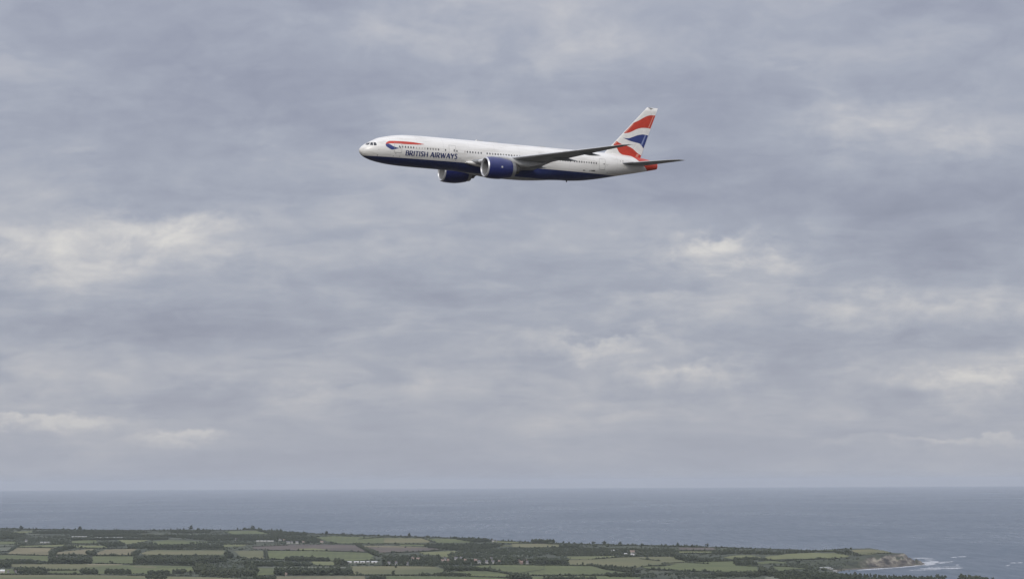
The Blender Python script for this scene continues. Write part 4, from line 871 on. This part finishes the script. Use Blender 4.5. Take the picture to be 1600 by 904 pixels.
# lettering: strokes with thick stems and thin bars
def stroke(pts, w0, w1=None):
    P = [np.array(p, float) for p in pts]; w1 = w0 if w1 is None else w1; L, Rr_ = [], []
    for i, p in enumerate(P):
        d = P[min(i + 1, len(P) - 1)] - P[max(i - 1, 0)]; d = d / np.hypot(*d); n_ = np.array([-d[1], d[0]])
        # stress: vertical runs thicker than horizontal ones
        w_ = (w0 * abs(d[1]) + w1 * abs(d[0])) / 2
        L.append(tuple(p + n_ * w_)); Rr_.append(tuple(p - n_ * w_))
    return L + Rr_[::-1]
def arc(cx, cz, rx, rz, a0, a1, n=12): return [(cx + rx * math.cos(math.radians(a0 + (a1 - a0) * k / n)), cz + rz * math.sin(math.radians(a0 + (a1 - a0) * k / n))) for k in range(n + 1)]
S_, t_ = .185, .105
def glyph(c):
    if c == 'B': return .60, [stroke([(.1, 0), (.1, 1)], S_), stroke([(.1, .95)] + arc(.30, .735, .21, .215, 90, -90) + [(.1, .52)], S_ * .95, t_), stroke([(.2, .51)] + arc(.32, .28, .25, .23, 80, -90) + [(.1, .05)], S_, t_)]
    if c == 'R': return .66, [stroke([(.1, 0), (.1, 1)], S_), stroke([(.1, .95)] + arc(.30, .715, .23, .235, 90, -90) + [(.1, .48)], S_ * .95, t_), stroke([(.30, .47), (.42, .22), (.60, .0)], S_ * 1.15, t_)]
    if c == 'I': return .21, [stroke([(.1, 0), (.1, 1)], S_)]
    if c == 'T': return .62, [stroke([(.31, 0), (.31, .95)], S_), stroke([(.0, .945), (.62, .945)], t_, t_ * 1.15)]
    if c == 'S': return .52, [stroke([(.46, .88), (.36, .945), (.24, .95), (.13, .88), (.10, .75), (.16, .62), (.28, .52), (.40, .41), (.44, .27), (.38, .12), (.26, .05), (.14, .06), (.04, .14)], .17, .12)]
    if c == 'H': return .74, [stroke([(.1, 0), (.1, 1)], S_), stroke([(.63, 0), (.63, 1)], S_), stroke([(.1, .5), (.63, .5)], t_, t_)]
    if c == 'A': return .72, [stroke([(.05, 0), (.36, 1)], t_ * 1.2), stroke([(.34, 1), (.66, 0)], S_ * 1.1), stroke([(.16, .30), (.55, .30)], t_, t_)]
    if c == 'W': return .98, [stroke([(.04, 1), (.28, 0)], S_), stroke([(.28, 0), (.49, .95)], t_ * 1.1), stroke([(.47, .95), (.72, 0)], S_), stroke([(.72, 0), (.93, 1)], t_ * 1.1)]
    if c == 'Y': return .64, [stroke([(.04, 1), (.32, .45)], S_), stroke([(.60, 1), (.34, .45)], t_ * 1.2), stroke([(.32, 0), (.32, .5)], S_)]
    if c == 'G': return .68, [stroke(arc(.36, .5, .28, .45, 50, 310), S_, .12), stroke([(.56, .1), (.56, .46)], S_)]
    if c == 'M': return .84, [stroke([(.1, 0), (.1, 1)], S_), stroke([(.74, 0), (.74, 1)], S_), stroke([(.1, 1), (.42, .2)], S_), stroke([(.42, .2), (.74, 1)], t_)]
    if c == '-': return .36, [stroke([(.05, .45), (.31, .45)], .12, .12)]
    return .27, []
def lettering(text, x0, x1, zb0, zb1, hgt, gap, mat, off):
    for s in (-1, 1):
        items, pen = [], 0.0
        for ch in text:
            w_, st = glyph(ch); items.append((pen, st)); pen += w_ + gap
        tot = pen - gap; polys = []
        for (p0, st) in items:
            for poly in st:
                q = []
                for (gx_, gz_) in poly:
                    f = (p0 + gx_) / tot
                    if s > 0: f = 1 - f              # reads forwards on both sides
                    x = x0 + (x1 - x0) * f; q.append((x, zb0 + (zb1 - zb0) * (f) + gz_ * hgt))
                polys.append(q)
        o = decal('lettering', polys, mat, fuse, skin_y, off, s, .3, .0006); o['label'] = f'painted lettering {text}'
lettering('BRITISH AIRWAYS', 8.25, 18.80, -1.17, -.98, .94, .075, M_NAVY, .018)
lettering('G-YMMM', 46.88, 48.12, -1.03, -.95, .26, .05, M_DARK, .014)
for s in (-1, 1): decal('flag_mark', [[(45.4, -1.03), (45.95, -1.00), (45.95, -.86), (45.4, -.89)]], M_DARK, fuse, skin_y, .014, s)

# wing to body fairing under the belly
def fairing():
    V, Fc = [], []; xs_ = np.linspace(17.0, 43.0, 44); n = 40
    ks = hermite(xs_, np.array([17, 19, 21, 23.5, 26, 31, 34, 37, 40, 43.0]), np.array([-.06, -.02, .16, .50, .90, 1, .92, .62, .18, -.06]))
    for x, k1 in zip(xs_, ks):
        for i in range(n):
            a_ = math.radians(-4 - 172 * i / (n - 1)); sd_ = -math.sin(a_)      # 0 at the sides, 1 at the keel
            bump = .60 * math.exp(-((sd_ - .80) / .22) ** 2) + .46 * math.exp(-((sd_ - 1) / .12) ** 2)
            r_ = 3.1 * FR + k1 * bump * (1 if k1 > 0 else 0) + min(k1, 0) - .02 * (1 - bump)
            V.append((x, r_ * math.cos(a_), r_ * math.sin(a_)))
    for i in range(len(xs_) - 1):
        for k in range(n - 1): p = i * n + k; Fc.append((p, p + 1, p + n + 1, p + n))
    m, w, b = material('fairing_paint', NAVY, .4, 0, .2); ob, (X, Y, Z) = coords(w)
    nz = w.noise(ob, 1.2, 4)
    gr = w.ramp(nz, [(.3, (.28, .29, .31)), (.7, (.40, .41, .42))])
    wh = w.math('GREATER_THAN', Z, w.math('MULTIPLY_ADD', w.math('MINIMUM', X, 38.0), 0.0105, -1.74))
    under = w.math('LESS_THAN', Z, -3.22)
    w.l.new(w.mix(wh, w.mix(under, NAVY, gr), PAINT), b.inputs['Base Color'])
    return mesh_obj('belly_fairing', V, Fc, m, jet, smooth=True)
fairing()

# wings
def foil(n=18):
    """unit aerofoil: upper then lower points (x, z), LE to TE"""
    t = .5 * (1 - np.cos(np.linspace(0, math.pi, n)))
    th = 5 * (.2969 * np.sqrt(t) - .126 * t - .3516 * t ** 2 + .2843 * t ** 3 - .1036 * t ** 4)
    camb = .02 * np.sin(np.pi * t ** .8)
    return t, camb + .9 * th, camb - .9 * th
FT, FU, FL = foil()
def lifting(name, stations, mat, parent, s, le=None, split=None):
    """stations: (span y, x LE, z LE, chord, thickness ratio, twist deg); skin from LE to TE, closed at the tip"""
    V, Fc = [], []; n = len(FT)
    for (y, xl, zl, ch, tr, tw) in stations:
        ct, stt = math.cos(math.radians(tw)), math.sin(math.radians(tw)); ring = [(FT[i], FU[i]) for i in range(n - 1, -1, -1)] + [(FT[i], FL[i]) for i in range(1, n)]
        for (a_, b2) in ring:
            px_, pz_ = a_ * ch, b2 * tr * ch
            V.append((xl + px_ * ct + pz_ * stt, s * y, zl - px_ * stt + pz_ * ct))
    m_ = 2 * n - 1; midx = []
    for i in range(len(stations) - 1):
        for k in range(m_ - 1):
            p = i * m_ + k; f = (p, p + 1, p + m_ + 1, p + m_); Fc.append(f if s < 0 else f[::-1])
            tt = FT[abs(n - 1 - k)] if k < n - 1 else FT[k - n + 2]
            midx.append(1 if le and tt < le and stations[i][0] > 3.5 else 0)
    last = (len(stations) - 1) * m_; f = tuple(last + k for k in range(m_ - 1)); Fc.append(f); midx.append(0)
    o = mesh_obj(name, V, Fc, None, parent, smooth=True, mats=[mat, M_SLAT], midx=midx)
    return o
def wz(y): return float(np.interp(y, [2.0, 3.2, 10.7, 21.7, 30.4], [-1.32, -1.20, -.36, 1.08, 2.29]))
def wle(y): return 21.85 + (y - 3.2) * .687
def wte(y): return float(np.interp(y, [2, 3.2, 9.8, 20, 30.4], [35.0, 35.0, 35.2, 38.35, 41.75]))
wst = []
for y in list(np.linspace(2.0, 9.8, 8)) + list(np.linspace(11, 29.6, 16)) + [30.1, 30.45, 30.6]:
    xl = wle(y); ch = wte(y) - xl; tip = max(0, y - 29.6)
    if tip: xl += tip * 1.1; ch = max(.35, ch - tip * 1.25)
    wst.append((y, xl, wz(y), ch, float(np.interp(y, [2, 10, 30], [.135, .115, .095])), float(np.interp(y, [2, 10, 30], [2.5, .5, -1.8]))))
for s in (-1, 1):
    wing = lifting('wing', wst, M_WING, jet, s, le=.10)  # slat band painted paler to carry the sunlit strip along the leading edge
    wing['label'] = 'grey swept wing with paler leading edge'
    # canoe fairings over the flap tracks
    for (y, L0, L1, r) in ((6.0, 5.5, 1.2, .42), (14.6, 3.9, 1.6, .34), (20.6, 3.0, 1.6, .28)):
        xt = wte(y); V, Fc = [], []; m_ = 14; n = 10
        for i in range(m_ + 1):
            t = i / m_; x = xt - L0 + (L0 + L1) * t; k = math.sin(math.pi * min(1, .04 + t * .96)) ** .6 * (1 if t < .5 else 1 - .35 * (t - .5) * 2)
            for q in range(n):
                a_ = 6.2832 * q / n; V.append((x, s * (y + r * .75 * k * math.cos(a_)), wz(y) + .05 - r * .75 + (-.04 * (x - xt + L0)) + r * k * math.sin(a_)))
        for i in range(m_):
            for q in range(n): p = i * n + q; Fc.append((p, i * n + (q + 1) % n, (i + 1) * n + (q + 1) % n, p + n))
        mesh_obj('flap_track_fairing', V, Fc, M_WING, wing, smooth=True)
    # trailing flaps: slightly lighter panels just proud of the underside
    for (ya, yb, c0) in ((3.4, 9.6, .80), (11.2, 21.6, .78), (22.2, 28.2, .78)):
        V, Fc = [], []; n = 8
        for j in range(n):
            y = ya + (yb - ya) * j / (n - 1); xl, xt = wle(y), wte(y); ch = xt - xl; tw = float(np.interp(y, [2, 10, 30], [2.5, .5, -1.8])); tr = float(np.interp(y, [2, 10, 30], [.135, .115, .095]))
            for a_ in (c0, .86, .92, .985):
                lo = np.interp(a_, FT, FL) * tr * ch - .02; px_ = a_ * ch
                V.append((xl + px_, s * y, wz(y) - px_ * math.sin(math.radians(tw)) + lo))
        for j in range(n - 1):
            for k in range(3): p = j * 4 + k; f = (p, p + 4, p + 5, p + 1); Fc.append(f if s > 0 else f[::-1])
        mesh_obj('flap', V, Fc, M_BELLY, wing, smooth=True)
    # root leading edge fillet
    V, Fc = [], []; n = 12
    for i in range(10):
        t = i / 9; x = 20.6 + 4.5 * t; k = math.sin(math.pi * (.08 + .5 * t))
        for q in range(n): a_ = 6.2832 * q / n; V.append((x, s * (2.75 + .95 * k * math.cos(a_)), -1.45 + .62 * k * math.sin(a_)))
    for i in range(9):
        for q in range(n): p = i * n + q; Fc.append((p, i * n + (q + 1) % n, (i + 1) * n + (q + 1) % n, p + n))
    Fc.append(tuple(range(n)))
    mesh_obj('root_fillet', V, Fc, M_WHITE, wing, smooth=True)
    # landing light set into the root
    part = decal('landing_light', [rrect(22.1, 22.6, -1.5, -1.25, .1)], M_GLASS, wing, lambda x, z: 3.72, .02, s)

# engines
def lathe(name, prof, cx, cy, cz, mat, parent, n=56):
    V, Fc = [], []
    for (x, r) in prof:
        for k in range(n): a_ = 6.2832 * k / n; V.append((cx + x, cy + r * math.cos(a_), cz + r * math.sin(a_)))
    for i in range(len(prof) - 1):
        for k in range(n): p = i * n + k; q = i * n + (k + 1) % n; Fc.append((p, p + n, q + n, q))
    return mesh_obj(name, V, Fc, mat, parent, smooth=True)
def smoothprof(pts, n=5): return curve(pts, n)
for s in (-1, 1):
    ex, ey, ez = 21.32, s * 9.98, -2.58
    nac = lathe('engine', smoothprof([(.24, 1.90), (.6, 1.985), (1.3, 2.045), (2.2, 2.06), (3.0, 2.03), (3.9, 1.90), (4.6, 1.76), (5.2, 1.62)]) + [(5.2, 1.57), (4.9, 1.58), (4.0, 1.62)], ex, ey, ez, M_NACELLE, jet)
    nac['label'] = 'navy blue turbofan under the ' + ('near' if s < 0 else 'far') + ' wing'
    lathe('intake_lip', smoothprof([(.24, 1.902), (.10, 1.83), (.02, 1.76), (.0, 1.70), (.03, 1.64), (.14, 1.585), (.32, 1.55)]), ex, ey, ez, M_METAL, nac)
    lathe('intake_duct', [(.32, 1.55), (.7, 1.53), (1.2, 1.56), (1.75, 1.58)], ex, ey, ez, M_DUCT, nac)
    lathe('fan_disc', [(1.78, 1.58), (1.80, .3)], ex, ey, ez, M_DARK, nac)
    lathe('spinner', smoothprof([(1.0, .01), (1.12, .15), (1.4, .32), (1.75, .46)]), ex, ey, ez, M_FAN, nac, 24)
    for k in range(22):
        a0 = 6.2832 * k / 22; V = []
        for (r, tw, wd) in ((.42, .25, .16), (.85, .5, .20), (1.25, .8, .22), (1.54, 1.0, .20)):
            for e in (-1, 1):
                a_ = a0 + e * wd * math.sin(tw) / r; V.append((ex + 1.62 + e * wd * math.cos(tw) * .6, ey + r * math.cos(a_), ez + r * math.sin(a_)))
        mesh_obj('fan_blade', V, [(2 * i, 2 * i + 1, 2 * i + 3, 2 * i + 2) for i in range(3)], M_FAN, nac, smooth=True)
    lathe('fan_nozzle', smoothprof([(5.1, 1.55), (5.5, 1.49), (6.0, 1.39)]) + [(6.0, 1.35), (5.2, 1.42)], ex, ey, ez, M_NOZZLE, nac)
    lathe('core_cowl', smoothprof([(4.4, 1.15), (5.4, 1.08), (6.3, .92), (6.9, .76)]) + [(6.9, .72), (6.5, .74)], ex, ey, ez, M_CORE, nac)  # core cowl and plug coloured darker for the shadow they sit in
    lathe('exhaust_plug', smoothprof([(6.3, .55), (6.9, .46), (7.4, .28), (7.8, .03)]), ex, ey, ez, M_DARK, nac, 24)
    # maker's badge, a small pale patch on the outboard cowl
    decal('badge', [rrect(ex + 2.55, ex + 2.88, ez - .02, ez + .30, .05)], M_LIGHTGREY, nac, lambda x, z: 9.98 + math.sqrt(max(0, 2.06 ** 2 - (z - ez) ** 2)), .015, s, .2)
    # pylon: nacelle crown to wing underside, tapering aft
    V, Fc = [], []
    prof = [(ex + 1.2, .06, -.47, -.60), (ex + 2.2, .18, -.25, -.75), (ex + 4.0, .34, -.05, -1.0), (ex + 5.4, .42, -.15, -1.40), (ex + 7.2, .44, -.3, -1.95), (ex + 9.0, .36, -.55, -1.90), (ex + 10.6, .22, -.7, -1.45), (ex + 12.6, .05, -.75, -1.0)]
    for (x, hw, zt, zb) in prof:
        zm = (zt + zb) / 2
        for (yy, z_) in ((0, zt), (hw, zt * .7 + zb * .3), (hw, zb * .75 + zt * .25), (0, zb), (-hw, zb * .75 + zt * .25), (-hw, zt * .7 + zb * .3)): V.append((x, ey + yy, z_))
    for i in range(len(prof) - 1):
        for k in range(6): p = i * 6 + k; q = i * 6 + (k + 1) % 6; Fc.append((p, q, q + 6, p + 6))
    Fc.append(tuple(range(6))); Fc.append(tuple(len(V) - 6 + k for k in range(6)))
    mesh_obj('pylon', V, Fc, M_PYLON, jet, smooth=True)

# tailplane
for s in (-1, 1):
    stn = []
    for y in [0.6, 1.9, 4, 6, 8, 10, 10.5, 10.72]:
        xl = 53.9 + (y - 1.95) * .841; xt = 59.2 + (y - 1.0) * .441; zl = 1.15 + (y - 1.95) * .1068; e = max(0, y - 10)
        stn.append((y, xl + e * .7, zl, xt - xl - e * .75, .10, 0.0))
    lifting('tailplane', stn, M_WING, jet, s, le=.03)['label'] = 'grey horizontal tailplane'
# fin and rudder
def fin_chord(z): return 52.87 + (z - 4.79) * .9145, 59.16 + (z - 2.48) * .3245
def fin_half(x, z):
    xl, xt = fin_chord(z); t = min(max((x - xl) / (xt - xl), 0.0), 1.0)
    return float(np.interp(t, FT, FU - .02 * np.sin(np.pi * FT ** .8))) * .062 * (xt - xl)
def fin_part(name, a0, a1, mat, parent):
    V, Fc = [], []; zs = np.linspace(2.2, 12.68, 14); ts = np.linspace(a0, a1, 22)
    ts = a0 + (a1 - a0) * (.5 * (1 - np.cos(np.linspace(0, math.pi, 22))) if a0 == 0 else np.linspace(0, 1, 22))
    for z in zs:
        xl, xt = fin_chord(z)
        ring = [(xl + (xt - xl) * t, -1) for t in ts] + [(xl + (xt - xl) * t, 1) for t in ts[::-1]]
        for (x, sg) in ring: V.append((x, sg * max(fin_half(x, z), .004), z))
    m_ = 44
    for i in range(len(zs) - 1):
        for k in range(m_): p = i * m_ + k; q = i * m_ + (k + 1) % m_; Fc.append((p, q, q + m_, p + m_))
    Fc.append(tuple((len(zs) - 1) * m_ + k for k in range(m_)))
    o = mesh_obj(name, V, Fc, mat, parent, smooth=True); o.data.polygons[len(Fc) - 1].use_smooth = False; return o
fin = fin_part('fin', 0.0, .695, M_WHITE, jet); rud = fin_part('rudder', .705, 1.0, M_WHITE, fin)
fin['label'] = 'swept white tail fin with flowing red and blue stripes'
def onfin(poly):
    """keep the outline on the fin: clamp between the leading and trailing edges"""
    out = []
    for (x, z) in poly:
        xl, xt = fin_chord(z); out.append((min(max(x, xl + .10), xt - .02), z))
    return out
red1 = curve([(55.22, 7.23), (56.2, 8.3), (57.21, 9.37)]) + curve([(57.22, 9.38), (58.5, 10.04), (59.71, 10.77), (60.78, 11.17), (62.0, 11.24)])[1:] + curve([(61.98, 11.2), (61.5, 9.85), (61.03, 8.58)]) + curve([(61.0, 8.56), (60.15, 8.63), (58.9, 8.52), (57.83, 8.15), (56.92, 7.66), (56.16, 7.34), (55.24, 7.21)])[1:]
blu1 = curve([(55.13, 6.29), (56.22, 6.27), (57.14, 6.6), (58.21, 7.03), (59.44, 7.31), (60.63, 7.2)]) + curve([(60.6, 7.16), (60.2, 5.9), (59.75, 4.62)])[1:] + curve([(59.70, 4.60), (59.34, 5.05), (58.85, 5.45), (58.14, 5.57), (57.19, 5.7), (56.25, 5.9), (55.2, 6.25)])[1:]
red2 = curve([(53.56, 5.62), (54.58, 5.1), (55.69, 4.86), (56.64, 4.61), (57.44, 4.26), (58.42, 3.58), (59.32, 3.18)]) + curve([(59.30, 3.14), (59.1, 2.5)])[1:] + curve([(59.05, 2.46), (58.01, 2.55), (57.21, 2.79), (56.58, 2.88), (55.81, 2.84), (55.18, 2.97), (54.46, 3.32), (54.12, 3.71), (53.78, 4.23), (53.05, 4.80)])[1:]
for s in (-1, 1):
    for poly, mt, lb in ((red1, M_RED, 'upper red flag stripe'), (blu1, M_BLUE, 'middle blue flag stripe'), (red2, M_RED, 'lower red flag stripe')):
        decal('flag_stripe', [onfin(poly)], mt, fin, fin_half, .012, s, .3)['label'] = lb
    decal('worn_patch', [onfin(curve([(60.28, 12.60), (60.7, 12.66), (61.5, 12.5), (61.2, 12.45), (60.9, 12.26), (60.7, 12.45), (60.3, 12.58)], 3))], M_LINE, fin, fin_half, .012, s)
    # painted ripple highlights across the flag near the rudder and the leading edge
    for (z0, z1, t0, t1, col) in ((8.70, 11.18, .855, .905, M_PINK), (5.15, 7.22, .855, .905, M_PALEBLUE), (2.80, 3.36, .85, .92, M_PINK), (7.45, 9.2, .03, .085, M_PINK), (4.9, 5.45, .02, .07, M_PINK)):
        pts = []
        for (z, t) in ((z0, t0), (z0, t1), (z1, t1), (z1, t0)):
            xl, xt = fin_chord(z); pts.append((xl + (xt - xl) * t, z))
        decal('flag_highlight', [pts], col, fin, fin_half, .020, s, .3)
# antennas and strakes
def blade(x, y, z, L, hgt, sgn, mat):
    V = [(x, y - .03, z), (x + L, y - .03, z), (x + L, y + .03, z), (x, y + .03, z), (x + L * .5, y - .012, z + sgn * hgt), (x + L, y - .012, z + sgn * hgt), (x + L, y + .012, z + sgn * hgt), (x + L * .5, y + .012, z + sgn * hgt)]
    mesh_obj('antenna', V, [(0, 1, 5, 4), (1, 2, 6, 5), (2, 3, 7, 6), (3, 0, 4, 7), (4, 5, 6, 7), (0, 3, 2, 1)], mat, fuse)
blade(23.6, 0, 2.98, .4, .28, 1, M_WHITE); blade(43.2, 0, -2.95, .3, .36, -1, M_DARK)
V, Fc = [], []                                                   # flat satellite antenna housings on the crown
for (x0, x1, hh) in ((23.9, 25.2, .10), (26.5, 28.2, .10), (37.2, 38.4, .14)):
    V, Fc = [], []; boxv(V, Fc, x0, x1, -.3, .3, 2.95, 3.03 + hh); mesh_obj('antenna', V, Fc, M_LIGHTGREY, fuse)

# ------------------------------------------------------------------ haze: thin even air round the whole place
def haze():
    V, Fc = [], []; boxv(V, Fc, -72000, 72000, -26000, 101000, -11.5, 310)
    m = bpy.data.materials.new('haze_air'); m.use_nodes = True; w = NT(m.node_tree); w.n.clear()
    out = w.node('ShaderNodeOutputMaterial'); pv = w.node('ShaderNodeVolumePrincipled')
    pv.inputs['Color'].default_value = (0.84, 0.91, 1.0, 1); pv.inputs['Density'].default_value = HAZE
    pv.inputs['Anisotropy'].default_value = 0.0
    w.l.new(pv.outputs[0], out.inputs['Volume'])
    o = mesh_obj('haze', V, Fc, m); tag(o, kind='stuff', cat='haze', label='thin blue grey haze over sea and land')
HAZE = 1.5e-5
haze()
